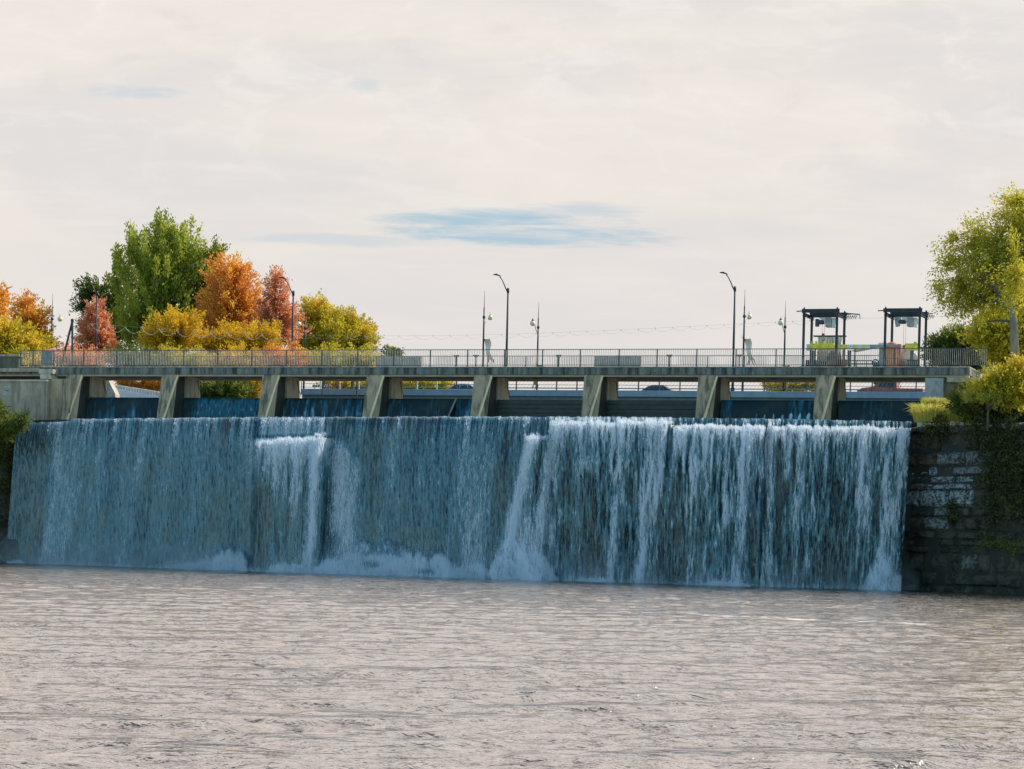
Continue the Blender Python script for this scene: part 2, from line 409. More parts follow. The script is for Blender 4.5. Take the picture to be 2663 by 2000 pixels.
foam_ = gg.n('ShaderNodeBsdfDiffuse', {'Color': c4(0.85, 0.78, 0.74)})
mx = gg.n('ShaderNodeMixShader', {0: gg.smooth(lw, 0.36, 0.76), 1: df_.outputs[0], 2: gl_.outputs[0]})
mx2 = gg.n('ShaderNodeMixShader', {0: gg.m('MULTIPLY', fm, 0.85), 1: mx.outputs[0], 2: foam_.outputs[0]})
gg.t.links.new(mx2.outputs[0], o.inputs[0])
river = np_mesh('river', np.stack([XX, YY, HH], -1).reshape(-1, 3), grid_faces(*XX.shape), m)
tag(river, 'wide rippled pinkish grey river below the falls', None, kind='structure')

# ------------------------------------------------------------------ ground and upper river
M_ground = simple('bank_ground', (0.09, 0.10, 0.04), 0.95)
def ground(name, poly, z, mat, label):
    mb = MB(); mb.add([(x, y, z) for x, y in poly], [tuple(range(len(poly)))]); o = mb.build(name, mat); return tag(o, label, kind='structure')
wl = WK.p(0.0, 4.9); wr = WK.p(WK.s_of(2400, 4.9), 4.9)
wl2 = WK.p(-10, 3.8); 
ground('ground', [(-1500, 176), (-45.5, 176), (wl.x - 2.4, wl.y + 1), (-50, 235), (-60, 360), (90, 360), (62, 200), (wr.x + 6, wr.y), (60, 152), (1500, 152), (1500, 3500), (-1500, 3500)], 13.55, M_ground, 'grassy land behind the dam')
m, gg, o = newmat('upper_water')
p = gg.n('ShaderNodeTexCoord').outputs['Object']
bsdf(gg, o, c4(0.05, 0.07, 0.08), 0.1, 0, gg.noise(p, 1.5, 4, 0.6), 0.4, 0.05)
e0 = WK.p(-3, 1.6); e1 = WK.p(WK.s_of(2440, 1.6), 1.6)
ground('upper_river', [(e0.x, e0.y), (e1.x, e1.y), (80, 210), (100, 362), (-65, 362), (-60, 290)], 11.6, m, 'calm river water held back behind the gates')

# ------------------------------------------------------------------ the falls
PX = np.arange(42, 2372, 1.35); NR = 250
zc_ = np.concatenate([np.full(6, ZL), ZL - (ZL + 0.25) * (np.linspace(0, 1, NR) ** 1.12)])
P2, ROW = np.meshgrid(PX, np.arange(len(zc_)))
zz = zc_[ROW]
V = np.clip((ZL - zz) / ZL, 0, 1)
def gs(c, w): return np.exp(-((P2 - c) / w) ** 2)
def box(a, b, e=8.0): return sst(a - e, a + e, P2) * (1 - sst(b - e, b + e, P2))
def vr(a, b, e=0.04, e2=None):
    e2 = e2 or e
    return sst(a - e, a + e, V) * (1 - sst(b - e2, b + e2, V))
wob = (fbm(P2 / 60, V * 3, 3, 3) - 0.5)
wob2 = (fbm(P2 / 14, V * 10, 31, 3) - 0.5)
def colm(p0, w, amp, v0=0, v1=1.2, sl=0, pw=1.0, e2=0.15):
    c = p0 + sl * np.clip(V, 0, 1) ** pw + wob * 14 + wob2 * 5
    ww = w * (0.75 + 0.6 * V)
    return amp * np.exp(-((P2 - c) / ww) ** 2) * vr(v0, v1, 0.03, e2)
SEC = [(668, 850, 1.32, 1.35), (1372, 1428, 1.15, 0.8), (1436, 1742, 0.30, 0.5), (1752, 1988, 0.52, 0.9), (2008, 2366, 0.46, 0.9)]
h = ZL - zz
v0 = 1.35 + 0.9 * fbm(P2 / 90, P2 * 0, 11, 3)
NOFF = v0 * np.sqrt(np.maximum(h, 0) * 2 / 9.8) + 0.25 * np.sqrt(np.minimum(h, 0.25))
hl = np.zeros_like(h); LED = np.zeros_like(h); INS = np.zeros_like(h)
for a, b, hh_, pj in SEC:
    jag = hh_ + (0.25 * sst(760, 670, P2) - 0.28 * sst(790, 850, P2)) * (1.0 if a < 700 else 0.0) + 0.34 * (fbm(P2 / 9, P2 * 0 + a, 5, 3) - 0.5) + 0.25 * (fbm(P2 / 45, P2 * 0 + a, 6, 2) - 0.5)
    ins = box(a, b, 11); after = sst(-0.12, 0.22, h - jag)
    NOFF = NOFF * (1 - ins) + ins * (0.15 + 0.65 * np.clip(h, 0, jag) + after * (pj * (0.85 + 0.3 * fbm(P2 / 30, P2 * 0, 9, 2)) + 0.65 * v0 * np.sqrt(np.maximum(h - jag, 0) * 2 / 9.8)))
    dl_ = h - jag - 0.02; sl_ = 0.16 + 1.5 * vnoise(P2 / 5.5 + wob2 * 1.5, P2 * 0 + 3, int(a)) ** 2.2 + 0.5 * vnoise(P2 / 19, P2 * 0, int(b)) ** 2
    LED += ins * sst(-0.14, 0.05, dl_) * np.exp(-np.maximum(dl_, 0) / sl_); INS += ins * after
f = 0.325 + 0.03 * sst(860, 1100, P2) - 0.02 * sst(1430, 1500, P2) - 0.09 * sst(0.30, 0.85, V) * sst(1430, 1500, P2) + 0.02 * sst(1300, 1500, P2)
f -= 0.10 * box(42, 128, 10) * vr(0.1, 1.2, 0.1)
f += colm(185, 34, 0.13, 0, 1.2, -10) + colm(163, 10, 0.14, 0.1, 1.2, -14) + colm(330, 16, 0.08) + colm(372, 11, 0.13, 0, 0.5, -25) + colm(260, 14, 0.06)
f += 0.07 * box(400, 660, 60) * vr(-0.1, 0.35, 0.05, 0.3)
f += colm(520, 24, 0.05) - colm(590, 18, 0.05, 0.5, 1.2)
# ledge at 664..862
f += 0.26 * box(674, 850) * vr(-0.1, 0.12, 0.02)
f += colm(878, 20, 0.26, 0.15, 0.75, 22) + colm(655, 9, 0.20, 0.15, 0.40, -10) + colm(915, 16, 0.12, 0.25, 0.8, 16) 
f += 0.44 * box(668, 862, 10) * np.exp(-np.maximum(V - 0.15, 0) / 0.13) * (V > 0.14)
f += colm(842, 13, 0.5, 0.15, 1.0, -30, 0.7, 0.3) + colm(776, 8, 0.26, 0.15, 0.62, 0) + colm(720, 8, 0.22, 0.15, 0.5, -4) + colm(745, 6, 0.15, 0.15, 0.55) + colm(890, 26, 0.17, 0.2, 1.0, 15)
f -= colm(690, 22, 0.12, 0.45, 1.2) + colm(862, 8, 0.10, 0.32, 1.0, -15)
# middle veil
f += colm(1215, 22, 0.12, 0, 1.2, 14) + colm(1262, 26, 0.13, 0.05, 1.2, -10) + colm(1010, 12, 0.08, 0.1, 0.6, 60) + colm(1085, 10, 0.1, 0.25, 0.6, 40) + colm(930, 14, 0.08, 0.3)
f -= colm(1130, 34, 0.07, 0.45, 1.2) + colm(1330, 22, 0.14, 0.1, 0.9, -25)
# slanting streams
f += colm(1404, 13, 0.62, 0.11, 0.86, -82, 0.75, 0.08) + colm(1462, 22, 0.30, 0.02, 1.1, -64, 0.7, 0.2) + colm(1380, 30, 0.14, 0.55, 1.2, 0)
f -= colm(1432, 9, 0.22, 0.14, 0.6, -60, 0.75)
f += 0.20 * box(1440, 1740, 14) * np.exp(-np.maximum(V - 0.02, 0) / 0.10)
f += colm(1512, 9, 0.22, 0.02, 1.0, -16, 1, 0.3) + colm(1618, 11, 0.30, 0.02, 1.1, -18, 1, 0.3) + colm(1596, 8, 0.14, 0.3, 1.1) + colm(1712, 17, 0.40, 0.02, 0.55, -40, 0.8, 0.3) + colm(1670, 9, 0.26, 0.3, 1.2, 5) + colm(1735, 15, 0.30, 0.15, 1.2, -48, 0.9)
f -= colm(1560, 24, 0.11, 0.3, 0.85) + colm(1500, 14, 0.1, 0.4, 0.9) + colm(1640, 10, 0.08, 0.4, 0.9)
f += 0.20 * box(1756, 1986, 8) * np.exp(-np.maximum(V - 0.07, 0) / 0.14) * (V > 0.05)
f += colm(1802, 9, 0.28, 0.06, 0.9, 0, 1, 0.4) + colm(1838, 8, 0.24, 0.06, 0.6, 0) + colm(1890, 8, 0.22, 0.06, 0.7) + colm(1944, 13, 0.34, 0.06, 1.0, -12, 1, 0.4) + colm(1860, 9, 0.15, 0.4, 1.1) + colm(1915, 8, 0.15, 0.3, 1.1, -20)
f -= colm(1768, 14, 0.16, 0.25, 1.2) + colm(1872, 14, 0.12, 0.3, 0.55) + colm(1975, 16, 0.16, 0.35, 1.2)
f += colm(2006, 18, 0.26, 0.05, 1.2, -8) - colm(2034, 10, 0.42, 0.12, 0.8, -2)
f += 0.22 * box(2044, 2366, 8) * np.exp(-np.maximum(V - 0.06, 0) / 0.10) * (V > 0.04)
f += colm(2088, 9, 0.22, 0.06, 0.8, 0, 1, 0.3) + colm(2122, 8, 0.18, 0.06, 0.9) + colm(2248, 12, 0.28, 0.06, 0.6, 6) + colm(2262, 13, 0.14, 0.4, 1.1) + colm(2070, 8, 0.15, 0.3, 1.2, 15)
f -= colm(2185, 22, 0.18, 0.16, 0.6) + colm(2180, 30, 0.10, 0.6, 1.2) + colm(2296, 9, 0.12, 0.2, 0.8)
f += colm(2316, 12, 0.22, 0.04, 1.2) + colm(2350, 13, 0.28, 0.04, 1.2, -8)
# shreds and threads
right = sst(1320, 1460, P2)
st1 = fbm(P2 / 4.0 + 3, V * 9 + wob * 2, 21, 3, 0.6); st2 = fbm(P2 / 9.0, V * 7 + 7, 22, 4, 0.6); st3 = fbm(P2 / 2.2, V * 24, 23, 2, 0.6)
amp1 = 0.75 + 0.5 * right + 0.5 * INS
f2 = f + amp1 * 0.30 * (st1 - 0.5) + (0.12 + 0.50 * right + 0.3 * INS * (1 - right)) * (st2 - 0.5) * (1 - 0.5 * V) + 0.26 * (st3 - 0.5) + 0.12 * (vnoise(P2 / 1.6, V * 60, 55) - 0.5)
lam = vnoise(P2 / 2.4 + V * 14, V * 1.4, 91) * .6 + vnoise(P2 / 6.5 + V * 8, V * 1.0, 92) * .4
f2 += 0.20 * (fbm(P2 / 26 + V * 2, V * 0.5, 95, 3) - 0.5) * (1 - right * .5) + 0.10 * (vnoise(P2 / 3.2, V * 5, 96) - 0.5)
f2 += 0.55 * (lam - 0.5) * (1 - sst(0.04, 0.24, V)) * (1 - LED) + 0.16 * (1 - sst(0.0, 0.045, V)) - 0.03 * (1 - sst(0.0, 0.15, V))  # laminar streaks; top edge whitened to paint the sunlit crest
f2 += 0.30 * (st2 - 0.5) * right * sst(0.05, 0.3, V)
f2 += LED * 0.52 * (0.55 + 0.9 * st3)
f2 -= 0.10 * vr(-0.1, 0.05, 0.01, 0.03) * box(880, 1200, 40)
f2 += 0.16 * sst(0.965, 1.0, V) + 0.06 * sst(0.7, 1.0, V)
# spray mounds over the rocks at the foot
MND = [(610, 52, 1.75), (560, 45, 0.9), (520, 60, 0.6), (900, 60, 1.5), (1010, 110, 2.05), (1120, 75, 1.6), (1170, 45, 0.9), (1245, 42, 1.2), (1352, 62, 2.7), (1400, 50, 1.9), (2312, 36, 2.3), (2345, 45, 1.2), (780, 80, 0.7), (40, 45, 0.5), (1900, 60, 0.35), (1560, 50, 0.3)]
HM = np.zeros_like(P2)
for c_, w_, H_ in MND: HM = np.maximum(HM, H_ * np.exp(-((P2 - c_) / w_) ** 4))
HM = HM * (0.72 + 0.56 * fbm(P2 / 24, P2 * 0, 17, 4, 0.5)); HM = np.where((P2 > 655) & (P2 < 715), HM * 0.35, HM)
inm = np.clip(1 - zz / np.maximum(HM, 0.05), 0, 1) * (HM > 0.1)
NOFF = NOFF + 1.6 * np.minimum(HM, 1.3) / 1.3 * np.clip(inm, 0, 1) ** 0.9 * (0.8 + 0.4 * fbm(P2 / 18, zz * 2.2, 19, 3))
soft = 0.80 + 0.60 * (fbm(P2 / 26 + zz, zz * 1.5, 18, 4) - 0.5) + 0.12 * (st3 - 0.5)
dkr = np.maximum(np.exp(-((P2 - 1000) / 45) ** 2 - ((zz - 1.42) / 0.27) ** 2), np.exp(-((P2 - 975) / 30) ** 2 - ((zz - 0.65) / 0.28) ** 2))
dkr = np.maximum(dkr, 0.6 * np.exp(-((P2 - 870) / 18) ** 2 - ((zz - 1.2) / 0.25) ** 2)); dkr = np.maximum(dkr, 0.7 * np.exp(-((P2 - 1120) / 28) ** 2 - ((zz - 0.35) / 0.2) ** 2))
soft -= 0.42 * dkr * (0.6 + 0.8 * st2)
k_ = sst(0.0, 0.5, inm + 0.5 * (fbm(P2 / 7, V * 30, 44, 3) - 0.5) * (inm > 0)); f2 = f2 * (1 - k_) + soft * k_
NOFF = NOFF + 0.28 * (np.clip(f2, 0, 1) - 0.4) * sst(0.0, 0.4, h) + 0.10 * (st3 - 0.5) * sst(0, 1, h) + 0.25 * (st2 - 0.5) * right * sst(0.3, 2, h)
crest = ROW < 6
NOFF = np.where(crest, -(6 - ROW) * 0.22, NOFF); 
zz = np.where(crest, ZL + 0.02 * (6 - ROW) / 6, zz)
edge = 0.10 * (fbm(P2 / 12, P2 * 0 + 5, 4, 3) - 0.5)
zz = zz + edge * np.clip(1 - V * 12, 0, 1)
zz = np.where((P2 < 185), zz - 0.18 * (1 - sst(150, 215, P2)) * np.clip(1 - V * 3, 0, 1), zz)
f2 = np.where(crest, 0.55, f2)
lx, ly = lip_xy(P2); dx_ = np.gradient(lx, axis=1); dy_ = np.gradient(ly, axis=1); ln = np.hypot(dx_, dy_)
nx, ny = dy_ / ln, -dx_ / ln
FX, FY = lx + nx * NOFF, ly + ny * NOFF
foam = np.clip(f2, 0, 1)
lean = (12 + 16 * sst(500, 60, P2) + 16 * sst(1900, 2330, P2)) * V
cur = (FX * cr + (zz - CAMZ) * sr) / FY * F + CX
FX = FX + (P2 - lean - cur) * FY / F
def water_mat(name, dark, mid, white, lo=0.22, hi=0.78, tr=0.25, sc=(9, 9, 1.6), spec=0.5):
    m, gg, o = newmat(name)
    t = gg.n('ShaderNodeAttribute', attribute_name='foam').outputs['Fac']
    p = gg.n('ShaderNodeTexCoord').outputs['Object']
    s = gg.n('ShaderNodeMapping', {'Vector': p, 'Scale': sc}).outputs[0]
    nz = gg.noise(s, 1.0, 5, 0.65)
    big = gg.noise(p, 0.35, 3, 0.6)
    t2 = gg.m('ADD', t, gg.m('MULTIPLY', gg.m('SUBTRACT', nz, 0.5), 0.55))
    r = gg.n('ShaderNodeValToRGB', {0: t2}); e = r.color_ramp.elements
    e[0].position = lo; e[0].color = c4(*dark); e[1].position = hi; e[1].color = c4(*white)
    k = e.new(0.5 * (lo + hi) - 0.07); k.color = c4(*mid)
    alg = gg.mix(gg.m('MULTIPLY', gg.smooth(big, 0.42, 0.66), 0.28), r.outputs[0], c4(0.13, 0.13, 0.09))
    alg = gg.mix(gg.smooth(t2, 0.38, 0.55), alg, r.outputs[0])
    bp = gg.n('ShaderNodeBump', {'Height': t2, 'Strength': 0.5, 'Distance': 0.06})
    b = gg.n('ShaderNodeBsdfPrincipled', {'Base Color': alg, 'Roughness': gg.smooth(t2, 0.2, 0.7, 0.22, 0.6), 'Normal': bp.outputs[0], 'Specular IOR Level': spec})
    tl = gg.n('ShaderNodeBsdfTranslucent', {'Color': alg})
    ms = gg.n('ShaderNodeMixShader', {0: gg.m('MULTIPLY', gg.smooth(t2, 0.38, 0.75), tr), 1: b.outputs[0], 2: tl.outputs[0]})
    gg.t.links.new(ms.outputs[0], o.inputs[0]); return m
M_fall = water_mat('falling_water', (0.008, 0.026, 0.032), (0.090, 0.20, 0.235), (0.84, 0.88, 0.90), 0.17, 0.88, 0.45)
m, gg, o = newmat('white_water'); M_spray = m
ms = gg.n('ShaderNodeMixShader', {0: 0.5, 1: gg.n('ShaderNodeBsdfDiffuse', {'Color': c4(0.80, 0.85, 0.90)}).outputs[0], 2: gg.n('ShaderNodeBsdfTranslucent', {'Color': c4(0.80, 0.85, 0.90)}).outputs[0]})
gg.t.links.new(ms.outputs[0], o.inputs[0])
fall = thing('waterfall', 'wide curtain of white and blue water falling over the curved dam into the river', 'waterfall', (0, 0, 0), kind='structure')
sheet = np_mesh('water_curtain', np.stack([FX, FY, zz], -1).reshape(-1, 3), grid_faces(*P2.shape), M_fall, fall, {'foam': foam.ravel()})
# loose threads and drops in front of the curtain
rs = np.random.RandomState(12)
def strands(name, n, wmin, wmax, lmin, lmax, thr, pw, off, region=None):
    r_ = rs.randint(8, P2.shape[0] - 4, n * 8); c_ = rs.randint(2, P2.shape[1] - 2, n * 8)
    fm_ = foam[r_, c_]; keep = rs.rand(n * 8) < np.clip((fm_ - thr) / (1 - thr), 0, 1) ** pw
    if region is not None: keep &= region(P2[r_, c_], V[r_, c_])
    r_, c_ = r_[keep][:n], c_[keep][:n]; k = len(r_)
    x, y, z = FX[r_, c_], FY[r_, c_], zz[r_, c_]; ox, oy = nx[r_, c_], ny[r_, c_]
    w = rs.uniform(wmin, wmax, k); l = rs.uniform(lmin, lmax, k) * (0.5 + V[r_, c_]); d = rs.uniform(0.02, off, k)
    x = x + ox * d; y = y + oy * d
    tx, ty = -oy, ox; tilt = rs.uniform(-0.10, 0.10, k); yaw = rs.uniform(-0.6, 0.6, k)
    cx_, cy_ = tx * np.cos(yaw) + ox * np.sin(yaw), ty * np.cos(yaw) + oy * np.sin(yaw)
    v_ = np.stack([np.stack([x, y, z + l / 2], -1), np.stack([x + cx_ * w + tx * tilt * l, y + cy_ * w + ty * tilt * l, z + 0.1 * l], -1),
                   np.stack([x + tx * tilt * 2 * l, y + ty * tilt * 2 * l, z - l / 2], -1), np.stack([x - cx_ * w + tx * tilt * l, y - cy_ * w + ty * tilt * l, z], -1)], 1).reshape(-1, 3)
    v_[:, 2] = np.maximum(v_[:, 2], 0.05)
    o = np_mesh(name, v_, np.arange(4 * k).reshape(-1, 4), M_spray, fall, smooth=False); return tag(o, kind='stuff')
strands('water_threads', 30000, 0.008, 0.022, 0.10, 0.50, 0.46, 1.3, 0.25)
strands('white_droplets', 40000, 0.008, 0.018, 0.02, 0.08, 0.40, 1.0, 0.35)
# spray rising in front of the foot of the falls
n_ = 150000; c_ = rs.randint(2, P2.shape[1] - 2, n_); pc_ = P2[0, c_]
hm_ = HM[10, c_]; lim = 0.35 + 1.25 * hm_ + 0.5 * vnoise(pc_ / 40, pc_ * 0, 88)
keep = rs.rand(n_) < np.clip(0.18 + 0.75 * hm_, 0, 1) * (0.4 + 0.6 * (fbm(pc_ / 14, pc_ * 0, 87, 3) > 0.45)); c_ = c_[keep]; lim = lim[keep]; k = len(c_)
zz_ = 0.03 + lim * np.abs(rs.normal(0, 0.45, k)); r_ = np.clip(len(zc_) - 1 - (zz_ / ZL * NR * 0.9).astype(int), 8, len(zc_) - 1)
d_ = rs.uniform(0.05, 1.0, k) * np.clip(1.3 - zz_ / np.maximum(lim, .1), .15, 1.3)
c0 = np.stack([FX[r_, c_] + nx[r_, c_] * d_, FY[r_, c_] + ny[r_, c_] * d_, zz_], -1); sz = rs.uniform(0.006, 0.016, k)[:, None]
e1_ = rs.normal(0, 1, (k, 3)); e1_ /= np.linalg.norm(e1_, axis=1)[:, None]; e2_ = np.cross(e1_, rs.normal(0, 1, (k, 3))); e2_ /= np.linalg.norm(e2_, axis=1)[:, None]
tag(np_mesh('foot_spray', np.stack([c0 - e1_ * sz, c0 + e2_ * sz, c0 + e1_ * sz, c0 - e2_ * sz], 1).reshape(-1, 3), np.arange(4 * k).reshape(-1, 4), M_spray, fall, smooth=False), kind='stuff')

# rock face behind the curtain, concrete crest
mb = MB()
pxs = np.linspace(30, 2385, 60); pts = [lip_xy(p_) for p_ in pxs]
nn = []
for i in range(len(pts)):
    a, b = pts[max(i - 1, 0)], pts[min(i + 1, len(pts) - 1)]; d = Vector((b[0] - a[0], b[1] - a[1])).normalized(); nn.append((d.y, -d.x))
vs = []; prof = [(0.0, -0.6), (0.0, ZL - 0.12), (-0.05, ZL - 0.03), (-6.5, ZL - 0.03), (-6.5, -0.6)]
for (x, y), (ax, ay) in zip(pts, nn):
    for (n_, z_) in prof: vs.append((x + ax * n_, y + ay * n_, z_))
K = len(prof); fs = []
for i in range(len(pts) - 1):
    for j in range(K - 1): fs.append((i * K + j, i * K + j + 1, (i + 1) * K + j + 1, (i + 1) * K + j))
mb.add(vs, fs); mb.build('dam_sill', M_rock)
tag(bpy.data.objects['dam_sill'], 'wet dark rock ledge the falls pour over', 'dam sill')

# ------------------------------------------------------------------ walkway bridge
SW0, SW1 = WK.s_of(50), WK.s_of(2522)
wk = thing('footbridge_deck', 'long stained concrete footbridge deck carried on the dam piers', 'footbridge', WK.p(0, 0, 0), WK.rz)
mb = MB(); mb.cham(-3.2, SW1, 0.0, 4.7, ZD - 0.53, ZD - 0.06, 0.015); mb.build('deck_beam', M_fascia, wk)
mb = MB(); mb.cham(-3.2, SW1, -0.05, 4.75, ZD - 0.06, ZD, 0.012); mb.build('deck_top', M_pale, wk)
mb = MB(); mb.box(-3.0, SW1 - 0.05, 0.12, 0.42, ZD - 0.66, ZD - 0.53); mb.box(-3.0, SW1 - 0.05, 4.2, 4.55, ZD - 0.66, ZD - 0.53)
for k in range(9):
    pass
mb.build('soffit_beam', M_soffit, wk)

piersX = [214, 463, 726, 998, 1279, 1567, 1865, 2172]
def make_pier():
    t = thing('bridge_pier', 'x', 'pier')
    z0, z1 = ZL - 0.35, ZD - 0.535; w = 1.22
    mb = MB()
    # nose: front face narrows towards the foot, right corner is cut away
    A0, A1 = (-w, 0.06, z1), (-w - 0.0, -0.72, z0); B0, B1 = (0, 0.06, z1), (-0.80, -0.72, z0); C1 = (-0.22, -0.28, z0)
    D0, D1 = (0, 1.05, z1), (0, 1.05, z0); E0, E1 = (-w, 1.05, z1), (-w, 1.05, z0)
    mb.add([A0, A1, B0, B1, C1, D0, D1, E0, E1], [(0, 1, 3, 2), (2, 3, 4), (0, 7, 8, 1), (0, 2, 5, 7), (1, 8, 6, 4, 3), (5, 6, 8, 7)])
    mb.build('pier_nose', M_pier, t)
    mb = MB(); mb.add([B0, C1, D1, D0], [(0, 1, 2), (0, 2, 3)]); mb.build('damp_shaded_side', M_damp_shade, t)  # side face coloured dark for the deep shade beside the gate, and damp
    mb = MB(); e = 0.06; B0v, B1v = Vector(B0), Vector(B1)
    mb.add([B0v + Vector((-e, -.022, -.05)), B0v + Vector((e, -.022, -.05)), B1v + Vector((e * 1.6, -.03, 0)), B1v + Vector((-e * 1.6, -.03, 0)), B0v + Vector((-e, .1, -.05)), B0v + Vector((e, .1, -.05)), B1v + Vector((e, .1, 0)), B1v + Vector((-e, .1, 0))],
           [(0, 1, 2, 3), (4, 7, 6, 5), (0, 4, 5, 1), (1, 5, 6, 2), (2, 6, 7, 3), (3, 7, 4, 0)])
    mb.build('sunlit_edge', M_edge, t)  # bright warm strip paints sunlight along the nose arris
    mb = MB(); mb.box(-w + 0.2, -0.2, 1.05, 1.5, z0, z1); mb.build('gate_slot', M_dgrey, t)  # dark material paints in the shadow of the slot
    mb = MB(); mb.cham(-w, 0.0, 1.5, 3.35, z0, z1, 0.03)
    mb.add([(-w, 3.35, z0), (0, 3.35, z0), (0, 3.9, z0), (-w, 3.9, z0), (-w, 3.35, z1), (0, 3.35, z1), (0, 3.45, z1), (-w, 3.45, z1)], [(0, 1, 2, 3), (4, 7, 6, 5), (1, 5, 6, 2), (2, 6, 7, 3), (3, 7, 4, 0)])
    mb.build('pier_tail', M_pale, t)
    mb = MB(); mb.tube([(0.03, 3.0, z1 - 0.2), (0.03, 3.75, z1 - 1.3)], 0.02, 5); mb.build('tie_rod', M_black, t)
    return t
ordn = ['nearest the left abutment wall', 'second from the left abutment wall', 'third from the left, beside the ledge cascade', 'left of the bay with the small brace', 'right of the bay with the small brace', 'third from the right end of the dam', 'between the dry bay and the trickling bay', 'under the left lifting gantry, nearest the right bank']
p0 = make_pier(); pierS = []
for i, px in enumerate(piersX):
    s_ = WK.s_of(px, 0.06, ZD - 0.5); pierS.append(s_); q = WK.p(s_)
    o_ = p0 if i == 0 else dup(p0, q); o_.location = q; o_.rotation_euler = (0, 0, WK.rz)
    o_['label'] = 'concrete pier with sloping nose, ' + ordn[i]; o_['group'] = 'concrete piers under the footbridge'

# gates between the piers, with the water spilling over them
M_gate = simple('wet_gate_timber', (0.014, 0.024, 0.024), 0.45, 0, 0.4, 2)
M_spill = water_mat('spilling_water', (0.008, 0.030, 0.038), (0.02, 0.15, 0.23), (0.62, 0.82, 0.92), 0.22, 0.95, 0.1, (6, 6, 1.5), 0.15)
bays = []
ends = pierS + [WK.s_of(2405, 1.2, 11)]
bl = ['leftmost dam gate, white water splashing at its foot', 'dam gate under an even blue glaze of water, second from left', 'dam gate with many white rivulets, third from left', 'dam gate with uneven spill and a slanting brace, fourth from left',
      'dry dark dam gate right of the braced bay', 'dry dark dam gate left of the trickling bay', 'dam gate with thin separate trickles over its right half', 'dark dam gate nearest the right bank with a faint blue glaze']
for i in range(8):
    a = ends[i] + 0.0; b = ends[i + 1] - (1.15 if i < 7 else 0)
    gt = thing('dam_gate', bl[i], 'gate', WK.p(a), WK.rz, 'dam gates between the piers')
    w = b - a; zt = 11.68
    mb = MB(); nlog = 7; hh_ = (zt - ZL + 0.3) / nlog
    for k in range(nlog): mb.cham(0.01, w - 0.01, 1.14 + 0.02 * (k % 2), 1.42, ZL - 0.3 + k * hh_, ZL - 0.3 + (k + 1) * hh_ - 0.012, 0.012)
    mb.build('gate_leaf', M_gate, gt)
    if i in (4, 5): continue
    gx = np.arange(0.05, w - 0.05, 0.035); gz = np.linspace(0, 1, 64); GX, GV = np.meshgrid(gx, gz)
    n1_ = fbm(GX * 7 + i * 31, GV * 2.2, 60 + i, 3); n2_ = fbm(GX * 1.6 + i * 11, GV * 1.2, 70 + i, 3); n3_ = fbm(GX * 16, GV * 8, 80 + i, 2)
    if i == 0: ff = 0.05 + 0.55 * GV ** 1.6 + 0.7 * (n1_ - 0.5) + 0.5 * (n2_ - 0.5) + 0.35 * sst(0.7, 1, GV)
    elif i == 1: ff = 0.43 + 0.15 * (n1_ - 0.5) + 0.45 * (n3_ - 0.5) - 0.35 * (1 - sst(0.3, 1.4, GX)) - 0.1 * (1 - sst(0, .15, GV))
    elif i == 2: ff = 0.14 + 0.42 * GV + 1.0 * (n1_ - 0.5) + 0.3 * (n3_ - .5) + 0.25 * sst(0.75, 1, GV)
    elif i == 3: ff = 0.14 + 0.22 * GV + 0.8 * (n1_ - 0.5) + 0.8 * (n2_ - 0.5) + 0.45 * sst(0.6, 1, GV) * sst(0.45, 0.65, n2_)
    elif i == 6:
        per = np.abs(((GX + 0.18 * GV) * 1.75 + 0.25 * n2_) % 1.0 - 0.5); ff = 0.70 * np.exp(-(per / (0.12 + 0.12 * sst(3.6, 5, GX))) ** 2) * sst(0.38, 0.46, GV + 0.15 * (n1_ - .5)) * sst(2.2, 2.6, GX) + 0.12 + 0.25 * (n1_ - .5)
        ff += 0.3 * np.exp(-((GX - 5.2) / 0.8) ** 2) * n1_ * 1.6
        ff = np.maximum(ff, 0.45 * np.exp(-((GX - 0.5) / 0.5) ** 2) * n1_ * 1.4)
    else: ff = 0.10 + 0.4 * (n1_ - 0.5) + 0.12 * sst(1, 2, GX) * (1 - sst(3.4, 4.2, GX))
    top = zt + 0.02; zb = ZL - 0.3
    GZ = top - (top - zb) * GV; GT = 1.10 - 0.42 * np.sqrt(GV) - 0.12 * (np.clip(ff, 0, 1)) - 0.25 * sst(0.8, 1, GV)
    so = np_mesh('water_spill', np.stack([GX, GT, GZ], -1).reshape(-1, 3), grid_faces(*GX.shape), M_spill, gt, {'foam': np.clip(ff, 0, 1).ravel()})
# brace in the fourth bay
q = WK.p(WK.s_of(1181, 0.6, 12)); br = thing('gate_brace', 'slanting concrete brace in front of the fourth gate', 'brace', q, WK.rz)
mb = MB(); mb.prism([(1.0, 11.62), (0.9, 9.6), (-1.2, 9.6)], -0.06, 0.06, 'x'); o_ = mb.build('brace_web', M_gate, br)
mb = MB(); mb.tube([(0, 0.98, 11.68), (0, -1.25, 9.65)], 0.06, 5); mb.build('brace_edge', M_pier, br)

